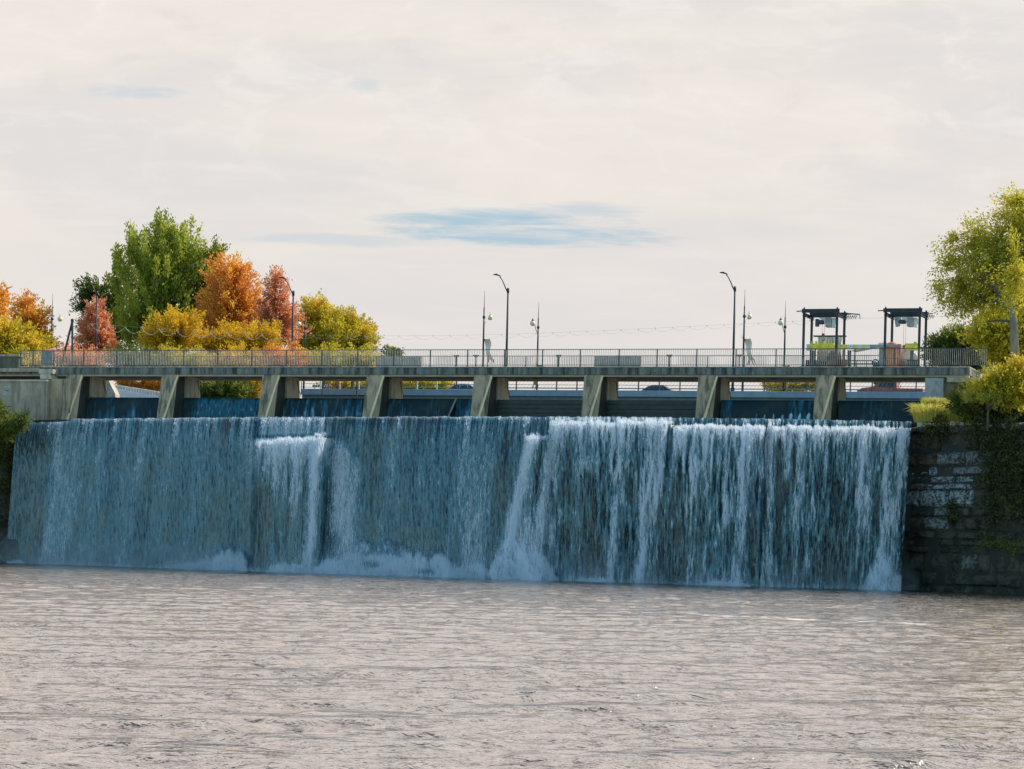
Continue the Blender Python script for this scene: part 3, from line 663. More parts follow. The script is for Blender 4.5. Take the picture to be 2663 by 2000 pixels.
# railings
def railing(name, label, t, s0, s1, posts, top, mat_p, mat_r, panels=(), base=ZD):
    r = thing(name, label, 'railing', WK.p(0, 0, 0), WK.rz)
    mb = MB(); mb.box(s0, s1, t - 0.025, t + 0.025, base + top - 0.045, base + top); mb.build('top_rail', mat_r, r)
    mb = MB(); mb.box(s0, s1, t - 0.02, t + 0.02, base + 0.08, base + 0.12); mb.build('bottom_rail', mat_r, r)
    for s_ in posts:
        mb = MB(); mb.box(s_ - 0.035, s_ + 0.035, t - 0.04, t + 0.04, base, base + top - 0.045); mb.box(s_ - 0.08, s_ + 0.08, t - 0.07, t + 0.07, base, base + 0.02); mb.build('post', mat_r, r)
    ed = [s0] + list(posts) + [s1]
    for a, b in zip(ed[:-1], ed[1:]):
        if b - a < 0.25: continue
        n = max(2, round((b - a) / 0.118)); mb = MB()
        for k in range(1, n):
            c = a + (b - a) * k / n
            if any(p_[0] < c < p_[1] for p_ in panels): continue
            mb.box(c - 0.011, c + 0.011, t - 0.011, t + 0.011, base + 0.12, base + top - 0.045)
        if mb.v: mb.build('pickets', mat_p, r)
    for a, b in panels:
        mb = MB(); mb.cham(a, b, t - 0.03, t + 0.03, base + 0.07, base + top - 0.05, 0.008); mb.build('infill_panel', M_panel, r)
    return r
fp = [140, 218, 304, 389, 478, 566, 655, 745, 837, 930, 1024, 1119, 1216, 1312, 1411, 1509, 1610, 1709, 1812, 1914, 2018, 2120, 2223, 2326, 2427, 2502]
fps = [WK.s_of(p_, 0.08, ZD + 0.5) for p_ in fp]
sl0 = WK.s_of(52, 0.08); sp0, sp1 = WK.s_of(108, 0.08), WK.s_of(136, 0.08)
railing('picket_railing', 'dark picket railing along the downstream edge of the footbridge', 0.08, sl0, WK.s_of(2570, 0.08), [sl0 + .04, WK.s_of(86, .08)] + fps, 1.14, M_picket, M_rail, [(sp0, sp1)])
bps = [WK.s_of(p_, 4.55, ZD + 0.5) for p_ in (150, 252, 355, 458, 560, 665, 770, 875, 980, 1094, 1185, 1268, 1367, 1450, 1547, 1665, 1742, 1840, 1936, 2040, 2140)]
railing('picket_railing', 'dark picket railing with grey infill panels along the upstream edge of the footbridge', 4.55, WK.s_of(120, 4.55), WK.s_of(2420, 4.55), bps, 1.08, M_rail, M_rail,
        [(WK.s_of(978, 4.55), WK.s_of(1094, 4.55)), (WK.s_of(1547, 4.55), WK.s_of(1665, 4.55))])
# small dark brackets seen between the railings
for px in (1186, 1452, 1740, 1237, 1922):
    b_ = thing('valve_stand', 'x', 'stand', WK.p(WK.s_of(px, 3.0), 3.0, ZD), WK.rz, 'small black gate stands behind the railing')
    mb = MB(); mb.box(-0.04, 0.04, -0.04, 0.04, 0, 0.95); mb.build('stem', M_black, b_)
    mb = MB(); mb.prism([(-0.2, 1.0), (0.2, 1.0), (0.1, 0.86), (-0.1, 0.86)], -0.08, 0.08); mb.build('head', M_black, b_)
    b_['label'] = {1186: 'small black stand behind the railing, left of the post with the white banner', 1237: 'small black stand hard beside the left bannered lamp post', 1452: 'small black stand behind the railing, right of the short globe lamp post near the middle', 1740: 'small black stand behind the railing above the blue car', 1922: 'small black stand behind the railing beside the rightmost tall street lamp'}[px]
#@@SPLIT2
# ------------------------------------------------------------------ left abutment
def wbox(name, mat, parent, px0, px1, y0, y1, t0, t1, b=0.02):
    """box on the walkway frame; px/py measured on its t0 face"""
    zm = WK.z_of((y0 + y1) / 2, WK.s_of((px0 + px1) / 2, t0, 12), t0)
    a, c = WK.s_of(px0, t0, zm), WK.s_of(px1, t0, zm)
    z1, z0 = WK.z_of(y0, (a + c) / 2, t0), WK.z_of(y1, (a + c) / 2, t0)
    mb = MB(); mb.cham(a, c, t0, t1, z0, z1, b); return mb.build(name, mat, parent)
ab = thing('abutment_wall', 'grey concrete abutment wall with a small square sign at the left end of the dam', 'wall', WK.p(0), WK.rz)
wbox('wall', M_wall, ab, -160, 121, 992, 1150, -0.9, 1.6)
wbox('coping', M_pale, ab, -160, 122, 987, 992, -1.0, 1.6, 0.01)
wbox('wing_wall', M_pier, ab, 120, 182, 985, 1150, -0.55, 1.5)
wbox('recess_wall', M_rustred if False else simple('brick_red_wall', (0.20, 0.10, 0.06), 0.9), ab, -160, 84, 960, 990, 1.0, 1.5)
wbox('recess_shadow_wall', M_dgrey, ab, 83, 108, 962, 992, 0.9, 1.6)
wbox('bearing_block', M_pale, ab, 100, 137, 960, 972, -0.75, 0.4)
wbox('bearing_seat', M_pale, ab, 104, 131, 972, 986, -0.7, 0.4)
wbox('edge_slab', M_wall, ab, -160, 102, 957, 967, -0.3, 2.4)
pw = thing('parapet_wall', 'low weathered olive parapet wall with a coping at the far left', 'wall', WK.p(0), WK.rz)
wbox('parapet', concrete('olive_concrete', (0.15, 0.15, 0.10), (0.11, 0.11, 0.08), (0.07, 0.07, 0.05)), pw, -160, 46, 927, 957, -0.1, 0.3)
wbox('coping', M_wall, pw, -160, 49, 921, 927, -0.16, 0.36, 0.01)
# square sign with a ring on the wall
sg = thing('wall_sign', 'small square white sign with a dark ring on the abutment wall', 'sign', WK.p(WK.s_of(18, -0.95, 12), -0.93, WK.z_of(1016, WK.s_of(18, -.95, 12), -.93)), WK.rz)
mb = MB(); mb.cham(-0.27, 0.27, 0, 0.03, -0.29, 0.29, 0.008); mb.build('sign_plate', simple('sign_white', (0.42, 0.40, 0.34), 0.6), sg)
mb = MB()
for r0, r1 in ((0.17, 0.205),):
    for j in range(24):
        a, b = 2 * math.pi * j / 24, 2 * math.pi * (j + 1) / 24
        mb.add([(r0 * math.cos(a), -0.005, r0 * math.sin(a)), (r1 * math.cos(a), -0.005, r1 * math.sin(a)), (r1 * math.cos(b), -0.005, r1 * math.sin(b)), (r0 * math.cos(b), -0.005, r0 * math.sin(b))], [(0, 1, 2, 3)])
mb.build('ring', simple('sign_dark', (0.14, 0.09, 0.08), 0.6), sg)
mb = MB(); mb.box(-0.09, -0.02, -0.006, -0.002, -0.06, 0.07); mb.box(0.02, 0.09, -0.006, -0.002, -0.08, 0.05); mb.box(-0.11, 0.11, -0.008, -0.006, -0.015, 0.012); mb.build('symbol', bpy.data.materials['sign_dark'], sg)
# ramp wall with railing upstream of the left pier
rp = thing('ramp_wall', 'pale sloping ramp wall with a light railing seen under the left end of the footbridge', 'wall', (0, 0, 0))
D_ = 128.0
def quad(pxs, D0, thick=0.3):
    P = [Wp(x, y, D0) for x, y in pxs]; Q = [p_ + Vector((0.1, thick, 0)) for p_ in P]; n = len(P)
    return P + Q, [tuple(range(n)), tuple(range(2 * n - 1, n - 1, -1))] + [(i, i + n, (i + 1) % n + n, (i + 1) % n) for i in range(n)]
mb = MB(); mb.add(*quad([(255, 1006), (297, 1010), (430, 1035), (430, 1060), (255, 1060)], D_)); mb.build('wall_face', M_white, rp)
mb = MB(); mb.add(*quad([(225, 985), (280, 985), (300, 1025), (300, 1060), (225, 1060)], D_ - 3, 1.5)); mb.build('end_block', M_pale, rp)
mb = MB()
for px in np.arange(284, 425, 7.0):
    yb = 1010 + (px - 284) * 0.175; yt = 1000 + (px - 284) * 0.15; mb.tube([Wp(px, yt, D_ + .1), Wp(px, yb + 6, D_ + .1)], 0.02, 4)
mb.build('balusters', M_lgrey, rp)
mb = MB(); mb.tube([Wp(279, 998, D_ + .1), Wp(425, 1021, D_ + .1)], 0.045, 5); mb.tube([Wp(284, 1012, D_ + .1), Wp(425, 1037, D_ + .1)], 0.03, 5); mb.build('handrail', M_lgrey, rp)
mb = MB(); mb.add(*quad([(284, 1001), (425, 1024), (425, 1034), (284, 1012)], D_ + .25, 0.02)); mb.build('rail_mesh_panel', M_grey, rp)

# ------------------------------------------------------------------ right abutment
ra = thing('right_abutment', 'pale blue-grey concrete abutment block under the right end of the footbridge', 'abutment', WK.p(0), WK.rz)
wbox('bearing_block', M_grey, ra, 2405, 2453, 983, 1050, -0.2, 3.0)
wbox('lower_block', M_pale, ra, 2384, 2476, 1052, 1150, -0.6, 1.0)
wbox('upper_slab', M_pale, ra, 2462, 2575, 982, 994, -1.2, 2.0)
wbox('back_wall', M_wall, ra, 2453, 2700, 994, 1110, 0.4, 3.0)

# ------------------------------------------------------------------ road bridge
rb = thing('road_bridge', 'blue-grey concrete road bridge seen between the piers behind the dam', 'road bridge', RD.p(0), RD.rz)
r0, r1 = RD.s_of(782, 0, ZR), RD.s_of(2760, 0, ZR)
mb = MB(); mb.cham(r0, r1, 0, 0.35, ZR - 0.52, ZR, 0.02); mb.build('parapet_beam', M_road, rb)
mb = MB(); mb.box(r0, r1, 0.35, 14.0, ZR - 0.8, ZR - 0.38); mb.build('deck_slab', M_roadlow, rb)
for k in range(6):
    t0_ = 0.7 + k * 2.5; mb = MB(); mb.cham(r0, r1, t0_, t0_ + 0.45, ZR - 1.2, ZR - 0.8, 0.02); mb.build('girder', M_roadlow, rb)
for px in (1420, 2010):
    s_ = RD.s_of(px, 3, 13); mb = MB(); mb.cham(s_ - 0.5, s_ + 0.5, 1.0, 11.0, 9.0, ZR - 1.2, 0.05); mb.build('bridge_pier', M_roadlow, rb)
mb = MB(); mb.box(r0, r1, 1.9, 12.1, ZR - 0.38, ZR - 0.36); mb.build('road_surface', M_asphalt, rb)
for t_, nm in ((0.18, 'near_rail'), (13.7, 'far_rail')):
    step = 1.75; n = int((r1 - r0) / step)
    mb = MB(); mb.box(r0, r1, t_ - 0.03, t_ + 0.03, ZR + 1.05, ZR + 1.12); mb.box(r0, r1, t_ - 0.1, t_ + 0.1, ZR - 0.38, ZR - 0.01)
    for zz_ in (0.12, 0.42, 0.72): mb.box(r0, r1, t_ - 0.018, t_ + 0.018, ZR + zz_, ZR + zz_ + 0.035)
    mb.build('rails', M_rail if t_ < 1 else M_grey, rb)
    if t_ < 1:
        for k in range(n + 1): 
            mb = MB(); mb.box(r0 + k * step - 0.045, r0 + k * step + 0.045, t_ - 0.05, t_ + 0.05, ZR, ZR + 1.05); mb.build('rail_post', M_lgrey if k < 8 else M_rail, rb)
        mb = MB()
        for k in range(int((r1 - r0) / 0.30)):
            s_ = r0 + k * 0.30; mb.tube([(s_, t_, ZR + 0.12), (s_ + 0.55, t_, ZR + 0.85)], 0.009, 3, False)
        mb.build('rail_wires', M_grey, rb)
# abutment of the road bridge at the left
ra2 = thing('bridge_abutment', 'concrete abutment of the road bridge behind the third pier', 'abutment', RD.p(r0), RD.rz)
mb = MB(); mb.cham(-1.0, 0.4, 0.4, 14, 9.0, ZR - 1.2, 0.03); mb.build('wall', M_wall, ra2)

def tall_lamp(first=None):
    t = thing('street_lamp', 'x', 'street lamp', group='tall curved-arm street lamps along the road bridge')
    mb = MB(); mb.tube([(0, 0, 0), (0, 0, 8.55)], [0.11, 0.075], 8); mb.tube([(0, 0, 8.2), (0, 0, 8.62)], [0.10, 0.10], 8); mb.build('pole', M_black, t, True)
    mb = MB(); mb.tube([(0, 0, 0), (0, 0, 0.35)], 0.17, 8); mb.build('base', M_black, t)
    mb = MB(); mb.tube([(0, 0, 8.2), (-0.16, 0, 8.5), (-0.38, -0.02, 9.0), (-0.58, -0.04, 9.38), (-0.75, -0.06, 9.55)], [0.06, 0.055, 0.05, 0.045, 0.04], 6); mb.build('arm', M_black, t, True)
    mb = MB(); mb.add([(-0.62, -0.13, 9.56), (-0.62, 0.05, 9.56), (-1.0, 0.13, 9.67), (-1.0, -0.2, 9.67), (-1.28, -0.12, 9.70), (-1.28, 0.04, 9.70),
                       (-0.62, -0.13, 9.62), (-0.62, 0.05, 9.62), (-1.0, 0.10, 9.80), (-1.0, -0.17, 9.80), (-1.28, -0.10, 9.75), (-1.28, 0.02, 9.75)],
                      [(0, 1, 2, 3), (3, 2, 5, 4), (6, 9, 8, 7), (9, 10, 11, 8), (0, 6, 7, 1), (1, 7, 8, 2), (2, 8, 11, 5), (3, 9, 6, 0), (4, 10, 9, 3), (5, 11, 10, 4)]); mb.build('lamp_head', M_black, t)
    return t
tl = tall_lamp()
lbl = ['tall curved-arm street lamp in front of the green and russet trees at far left', 'tall black curved-arm street lamp beside the slim russet tree', 'tall black curved-arm street lamp near the middle, against open sky', 'tall black curved-arm street lamp standing left of the lifting gantries']
for i, px in enumerate((249, 760, 1318, 1908)):
    q = RD.p(RD.s_of(px, 0.9, 19), 0.9, ZR - 0.02 - (0.0 if i != 1 else 0.1)); o_ = tl if i == 0 else dup(tl, q)
    o_.location = q; o_.rotation_euler = (0, 0, RD.rz * 0.3); o_['label'] = lbl[i]; 
def globe_lamp(side, banner):
    t = thing('globe_lamp', 'x', 'street lamp')
    mb = MB(); mb.tube([(0, 0, 0), (0, 0, 4.6), (0, 0, 7.0)], [0.10, 0.075, 0.06], 8); mb.build('pole', M_black, t, True)
    mb = MB(); mb.tube([(0, 0, 7.0), (0, 0, 8.4)], [0.03, 0.014], 5); mb.build('finial', M_black, t, True)
    mb = MB(); mb.lathe((0, 0, 6.2), [(0.0, -0.16), (0.11, -0.12), (0.13, 0), (0.09, 0.12), (0, 0.16)], 8); mb.build('collar', M_black, t, True)
    gx_, gy_ = (0.16, 1.2) if side > 0 else (-0.16, -1.2)
    hz = 6.3 if side > 0 else 6.45
    zj = 5.5
    mb = MB(); mb.tube([(0, 0, zj), (gx_ * .4, gy_ * .4, zj + 0.45), (gx_ * .8, gy_ * .8, hz + 0.22), (gx_, gy_, hz + 0.30), (gx_, gy_, hz + 0.2)], 0.03, 5); mb.build('arm', M_lgrey if side > 0 else M_black, t, True)
    prof = [(0.0, 0.0)] + [(0.235 * math.sin(a), 0.235 * (1 - math.cos(a))) for a in np.linspace(0.3, 2.5, 9)] + [(0.10, 0.46)]
    mb = MB(); mb.lathe((gx_, gy_, hz - 0.26), prof, 14); mb.build('globe', M_globe, t, True)
    mb = MB(); mb.lathe((gx_, gy_, hz - 0.26), [(0.115, 0.45), (0.115, 0.52), (0.05, 0.58), (0.03, 0.68), (0, 0.69)], 10); mb.build('globe_cap', M_grey if side > 0 else M_black, t, True)
    if banner:
        rr = random.Random(banner)
        mb = MB(); nn_ = 9; xs = []
        top_z = 4.35 if side > 0 else 2.9
        for i in range(nn_ + 1):
            f_ = i / nn_; z_ = top_z - 1.75 * f_; dx = (0.05 + 0.45 * f_) * (1 if side > 0 else -0.6); dyw = 0.18 * math.sin(f_ * 7)
            w_ = 0.42 + 0.1 * math.sin(f_ * 5 + 1)
            xs.append([(dx - 0.05, dyw, z_), (dx + w_ * .5, dyw + 0.1, z_ - .02), (dx + w_, dyw - 0.05, z_ + 0.03)])
        vs = [p_ for r_ in xs for p_ in r_]; fs = [(i * 3 + j, i * 3 + j + 1, (i + 1) * 3 + j + 1, (i + 1) * 3 + j) for i in range(nn_) for j in range(2)]
        mb.add(vs, fs); mb.build('banner', M_cloth if side > 0 else M_clothy, t, True)
        mb = MB()
        for k in range(7):
            a0 = Vector(xs[-1][k % 3]); mb.tube([a0, a0 + Vector((rr.uniform(-.15, .15), rr.uniform(-.1, .1), -0.35))], [0.05, 0.02], 4)
        for k in range(3):
            a0 = Vector((-0.05, 0, top_z)); mb.tube([a0, a0 + Vector((rr.uniform(-.25, .2), 0, rr.uniform(0.1, .35)))], [0.02, 0.012], 4)
        mb.build('banner_tassels', M_rustred, t)
        mb = MB(); mb.tube([(0, 0, top_z), (0.3 * side, 0.02, top_z - 0.05)], 0.02, 4); mb.build('banner_rod', M_black, t)
    return t
for (px, side, t_, bn, lb) in ((134, 1, 1.2, 0, 'slim lamp post with a cream globe, leftmost, beside the orange tree'), (1257, 1, 1.2, 3, 'lamp post with globe on its right and white banner, left of the middle street lamp'),
                               (1934, 1, 1.2, 5, 'lamp post with globe on its right and white banner, beside the rightmost tall street lamp'),
                               (792, -1, 10.6, 0, 'slim globe lamp post in front of the yellow-green trees'), (1398, -1, 10.6, 7, 'shorter-looking lamp post with globe on its left, right of the middle street lamp'),
                               (2040, -1, 10.6, 9, 'lamp post with globe on its left, just left of the lifting gantries')):
    gl = globe_lamp(side, bn); gl.location = RD.p(RD.s_of(px, t_, 19), t_, ZR); gl.rotation_euler = (0, 0, RD.rz); gl['label'] = lb; gl['group'] = 'globe lamp posts on the road bridge'

# cars on the bridge
def car(name, label, cat, loc, rz, paint, L_=4.5, kind='sedan'):
    t = thing(name, label, cat, loc, rz)
    if kind == 'sedan': roof = [(-L_/2, .45), (-L_/2, .82), (-L_/2 + .15, .92), (-1.45, .98), (-0.85, 1.38), (-.3, 1.45), (.5, 1.42), (1.25, .98), (2.0, .85), (L_/2, .65), (L_/2, .4), (L_/2 - .3, .3), (-L_/2 + .2, .3)]
    else: roof = [(-L_/2, .5), (-L_/2, 1.08), (-.55, 1.1), (-.5, 1.78), (-.2, 1.84), (.75, 1.82), (1.35, 1.22), (2.3, 1.1), (L_/2, .9), (L_/2, .5), (L_/2 - .3, .38), (-L_/2 + .2, .38)]
    body = MB(); lower = [p_ for p_ in roof if p_[1] <= (1.0 if kind == 'sedan' else 1.25)]
    body.prism(lower, -0.88, 0.88); bo = body.build('body', paint, t)
    up = [p_ for p_ in roof if p_[1] >= (0.97 if kind == 'sedan' else 1.09)]
    cb = MB(); n = len(up)
    vs = [(x, -0.86 + 0.16 * (z - up[0][1]) / .45, z) for x, z in up] + [(x, 0.86 - 0.16 * (z - up[0][1]) / .45, z) for x, z in up]
    cb.add(vs, [tuple(range(n)), tuple(range(2 * n - 1, n - 1, -1))] + [(i, i + n, (i + 1) % n + n, (i + 1) % n) for i in range(n)]); cb.build('cabin', paint, t)
    zb_, zt_ = (1.02, 1.34) if kind == 'sedan' else (1.2, 1.7)
    wins = [(-1.15, -.35), (-.27, .35), (.43, .95)] if kind == 'sedan' else [(-.4, .2), (.28, 1.0)]
    for a, b in wins:
        sk = 0.28
        for sd_ in (-1, 1):
            mb = MB(); y_ = sd_ * 0.885; y2 = sd_ * (0.885 - 0.13)
            aa = a + (0.3 if a < -1 else 0.02); bb = b - (sk if b > .9 else 0.02)
            mb.add([(a, y_, zb_), (b, y_, zb_), (bb, y2, zt_), (aa, y2, zt_), (a, y_ - sd_ * .03, zb_), (b, y_ - sd_ * .03, zb_), (bb, y2 - sd_ * .03, zt_), (aa, y2 - sd_ * .03, zt_)], [(0, 1, 2, 3), (4, 7, 6, 5), (0, 4, 5, 1), (1, 5, 6, 2), (2, 6, 7, 3), (3, 7, 4, 0)]); mb.build('side_window', M_glass, t)
    for x in (-L_/2 + .85, L_/2 - .85):
        for y in (-.8, .8):
            mb = MB(); mb.lathe((x, y - .1, .33), [(0, 0), (.2, 0), (.31, .02), (.33, .06), (.33, .14), (.31, .18), (0, .2)], 18, 'y'); wh = mb.build('wheel', M_tyre, t)
            mb = MB(); mb.lathe((x, y - .11, .33), [(0, -.005), (.18, -.005), (.2, .02), (.2, .2), (.18, .225), (0, .225)], 12, 'y'); rm = mb.build('rim', M_grey, wh)
    for y in (-.6, .6):
        mb = MB(); mb.cham(L_/2 - .06, L_/2 + .02, y - .16, y + .16, .58 if kind == 'sedan' else .75, .72 if kind == 'sedan' else .92, .01); mb.build('headlight', M_white, t)
        mb = MB(); mb.cham(-L_/2 - .02, -L_/2 + .05, y - .16, y + .16, .62, .78, .01); mb.build('tail_light', M_red, t)
    mb = MB(); mb.tube([(-.5, -.62, 1.47), (.5, -.62, 1.46)], 0.02, 4); mb.tube([(-.5, .62, 1.47), (.5, .62, 1.46)], 0.02, 4)
    if kind == 'sedan': mb.build('roof_rack', M_black, t)
    return t
def on_road(px, t_): return RD.p(RD.s_of(px, t_, ZR + .6), t_, ZR - 0.36)
car('parked_car', 'slate blue sedan with a roof rack crossing the road bridge near the middle', 'car', on_road(1716, 10.3), RD.rz, M_carblue)
car('parked_car', 'silver sedan on the road bridge, partly behind the fifth pier', 'car', on_road(1212, 9.8), RD.rz, M_carsilver)
car('pickup_truck', 'dark red pickup truck on the road bridge at the right end', 'pickup truck', on_road(2318, 7.5), RD.rz + math.pi, M_carred, 5.4, 'pickup')
# striped barrier under the third bay
bar = thing('striped_barrier', 'small black and white striped barrier with a red lamp on the road bridge, left', 'barrier', RD.p(RD.s_of(832, 1.2), 1.2, ZR - .36), RD.rz)
mb = MB(); mb.cham(-0.75, 0.95, 0, 0.05, 0.55, 0.78, .005); mb.build('board', M_white, bar)
mb = MB()
for k in range(7): x = -0.7 + k * 0.22; mb.add([(x, -.012, .55), (x + .1, -.012, .55), (x + .2, -.012, .78), (x + .1, -.012, .78)], [(0, 1, 2, 3)])
mb.build('stripes', M_black, bar)
for x in (-.6, .8): mb = MB(); mb.box(x - .03, x + .03, .06, .1, 0, .9); mb.build('leg', M_grey, bar)
mb = MB(); mb.lathe((0.95, .0, .62), [(0, -.1), (.1, -.07), (.12, 0), (.1, .07), (0, .1)], 10); mb.build('warning_lamp', M_red, bar)

# ------------------------------------------------------------------ cable with hanging loops, and its two A-frames
TC = 6.0
cpts = [(188, 832), (235, 844), (300, 850), (400, 856), (540, 861), (700, 868), (850, 871), (1000, 872), (1150, 871), (1300, 869), (1450, 866), (1640, 859), (1800, 850), (2000, 838), (2100, 833), (2240, 826), (2440, 823), (2581, 824)]
cx_ = np.array([c[0] for c in cpts], float); cy_ = np.array([c[1] for c in cpts], float)
pc = np.poly1d(np.polyfit(cx_, cy_, 4))
def cable_pt(px, dy=0):
    y = float(pc(px)) + dy; s_ = WK.s_of(px, TC, 16.5); return WK.p(s_, TC, WK.z_of(y, s_, TC))
cb = thing('festoon_cable', 'thin cable with a row of hanging loops strung across the river above the dam', 'cable', (0, 0, 0))
xs = np.linspace(188, 2581, 140); mb = MB(); mb.tube([cable_pt(x) for x in xs], 0.006, 4); mb.build('cable', M_wire, cb)
nodes = list(np.arange(236, 2200, 44.5)); mb = MB()
for a, b in zip(nodes[:-1], nodes[1:]):
    big = 15 if a < 760 else 8
    pts = [cable_pt(a + (b - a) * f_, 2 + big * 4 * f_ * (1 - f_)) for f_ in np.linspace(0, 1, 9)]
    rr = 0.015 if a < 760 else 0.007
    mb.tube(pts, [rr * (0.5 + 0.9 * f_) for f_ in np.linspace(1, 0, 9)], 4)
mb.build('hanging_loops', simple('pale_loop', (0.62, 0.60, 0.50), 0.6), cb)
mb = MB()
for a in nodes: mb.tube([cable_pt(a, -1), cable_pt(a, 3)], 0.018, 4)
mb.build('clips', M_wire, cb)
def aframe(label, top, post, strut):
    t = thing('cable_mast', label, 'mast', (0, 0, 0)); zt = WK.z_of(top[1], WK.s_of(top[0], TC, 16.5), TC)
    P = lambda px, z: WK.p(WK.s_of(px, TC, z), TC, z)
    mb = MB(); mb.tube([P(top[0], zt), P(post, 13.5)], 0.085, 6); mb.build('post', M_black, t)
    mb = MB(); mb.tube([P(top[0], zt - .1), P(strut, 13.5)], 0.085, 6); mb.build('strut', M_black, t)
    mb = MB(); q = P(top[0], zt); mb.lathe(q, [(0.1, -.2), (.12, 0), (.08, .08), (0, .1)], 8); mb.build('head', M_black, t)
aframe('black mast with a slanting strut holding the cable at the left bank', (188, 832), 188, 152)
aframe('black mast with a slanting strut holding the cable under the right tree', (2581, 824), 2579, 2630)
#@@SPLIT3
# ------------------------------------------------------------------ lifting gantries and the gear on the footbridge
def LB(name, mat, par, px0, px1, y0, y1, t0, t1, b=0.01):
    return wbox(name, mat, par, px0, px1, y0, y1, t0, t1, b)
def gantry(pxa, pxb, t0, t1, label, festoon):
    t = thing('lifting_gantry', label, 'gantry', WK.p(0), WK.rz, 'lifting gantries on the footbridge')
    sa, sb = WK.s_of(pxa, t0, 16), WK.s_of(pxb, t0, 16); zt = 17.42; h = 0.07
    for s_ in (sa, sb):
        for tt in (t0, t1):
            mb = MB(); mb.box(s_ - h, s_ + h, tt - h, tt - h + .02, ZD + .03, zt - .2); mb.box(s_ - h, s_ + h, tt + h - .02, tt + h, ZD + .03, zt - .2); mb.box(s_ - .012, s_ + .012, tt - h + .02, tt + h - .02, ZD + .03, zt - .2); mb.build('leg', M_bluesteel, t)
            mb = MB(); mb.cham(s_ - .17, s_ + .17, tt - .17, tt + .17, ZD, ZD + .035, .005); mb.build('foot_plate', M_bluesteel, t)
    for tt in (t0, t1):
        mb = MB(); mb.box(sa - .15, sb + .15, tt - .08, tt + .08, zt - .03, zt); mb.box(sa - .15, sb + .15, tt - .08, tt + .08, zt - .23, zt - .2); mb.box(sa - .15, sb + .15, tt - .012, tt + .012, zt - .2, zt - .03); mb.build('cross_beam', M_bluesteel, t)
        for s_ in (sa, sb):
            mb = MB(); mb.prism([(s_ - .11, zt - .23), (s_ + .11, zt - .23), (s_ + .05, zt + .06), (s_, zt + .13), (s_ - .05, zt + .06)], tt - .03, tt + .03); mb.build('end_cleat', M_bluesteel, t)
    for s_ in (sa, sb):
        mb = MB(); mb.box(s_ - .06, s_ + .06, t0 - .35, t1 + .55, zt - .27, zt - .235); mb.box(s_ - .01, s_ + .01, t0 - .35, t1 + .55, zt - .42, zt - .27); mb.box(s_ - .06, s_ + .06, t0 - .35, t1 + .55, zt - .44, zt - .42); mb.build('runway_beam', M_bluesteel, t)
    mb = MB(); mb.tube([(sa - .45, t0, zt - .14), (sa - .15, t0, zt - .12)], 0.035, 5); mb.lathe((sa - .45, t0, zt - .14), [(0, -.05), (.055, 0), (0, .05)], 8); mb.tube([(sb + .15, t1, zt - .12), (sb + .42, t1, zt - .1)], 0.035, 5); mb.build('buffer_rod', M_bluesteel, t)
    # cable festoon
    rr = random.Random(int(pxa)); mb = MB(); n = 5 if festoon else 3
    for k in range(n):
        x0 = sb + .1 + k * 0.14; d = 0.22 + .08 * rr.random(); mb.tube([(x0, t1, zt - .18), (x0 + .05, t1, zt - .18 - d), (x0 + .12, t1, zt - .2)], 0.03, 4)
    if festoon: mb.tube([(sb, t1, zt - .05), (sb + .9, t1 + .3, zt - .10)], .05, 4); mb.tube([(sb + .9, t1 + .3, zt - .1), (sb + .95, t1 + .3, zt - .4)], .03, 4)
    mb.build('cable_festoon', M_dgrey, t)
    # hoist trolley
    sm = sa + (sb - sa) * 0.5; tm = (t0 + t1) / 2
    mb = MB(); mb.box(sa, sb, tm - .06, tm + .06, zt - .42, zt - .27); mb.build('trolley_beam', M_bluesteel, t)
    mb = MB(); mb.cham(sm + .12, sm + .52, tm - .3, tm + .3, zt - 1.05, zt - .45, .03); mb.build('hoist_cabinet', M_grey, t)
    mb = MB(); mb.cham(sm + .53, sm + .74, tm - .25, tm + .2, zt - 1.07, zt - .47, .02); mb.build('hoist_motor_cover', M_lgrey, t)
    mb = MB(); mb.lathe((sm - .45, tm, zt - .72), [(0, 0), (.12, 0), (.15, .05), (.15, .4), (.12, .45), (0, .45)], 10, 'x'); mb.build('hoist_drum', M_dgrey, t, True)
    mb = MB(); mb.prism([(sm - .35, zt - .44), (sm + .1, zt - .44), (sm + .1, zt - .9), (sm - .02, zt - .7), (sm - .2, zt - .56)], tm - .08, tm + .02); mb.build('bracket', M_lgrey, t)
    if festoon: mb = MB(); mb.cham(sa + .5, sa + .72, tm - .15, tm + .15, zt - 1.0, zt - .52, .02); mb.build('switch_box', M_dgrey, t)
    else: mb = MB(); mb.prism([(sa + .35, zt - .44), (sa + .75, zt - .44), (sa + .7, zt - 1.0), (sa + .45, zt - 1.05)], tm - .1, tm + .1); mb.build('switch_box', M_grey, t)
    mb = MB(); zz_ = zt - 1.0; zl = ZD + (2.1 if festoon else 1.35)
    mb.tube([(sm - .12, tm, zz_ + .3), (sm - .12, tm, zl)], .012, 4); mb.tube([(sm + .02, tm, zz_ + .3), (sm + .02, tm, zl)], .012, 4); mb.build('hoist_ropes', M_grey, t)
    mb = MB(); mb.cham(sm - .14, sm + .04, tm - .05, tm + .05, zl - .1, zl + .12, .03); mb.tube([(sm - .05, tm, zl - .1), (sm + .02, tm, zl - .25), (sm - .03, tm, zl - .36), (sm - .12, tm, zl - .3)], .03, 5); mb.build('hook_block', M_rust, t)
    return t
gantry(2090, 2176, 0.35, 2.75, 'dark steel lifting gantry, left of the two, with a ragged cable bundle', True)
gantry(2302, 2391, 0.35, 2.75, 'dark steel lifting gantry, right of the two, above the orange barrel', False)

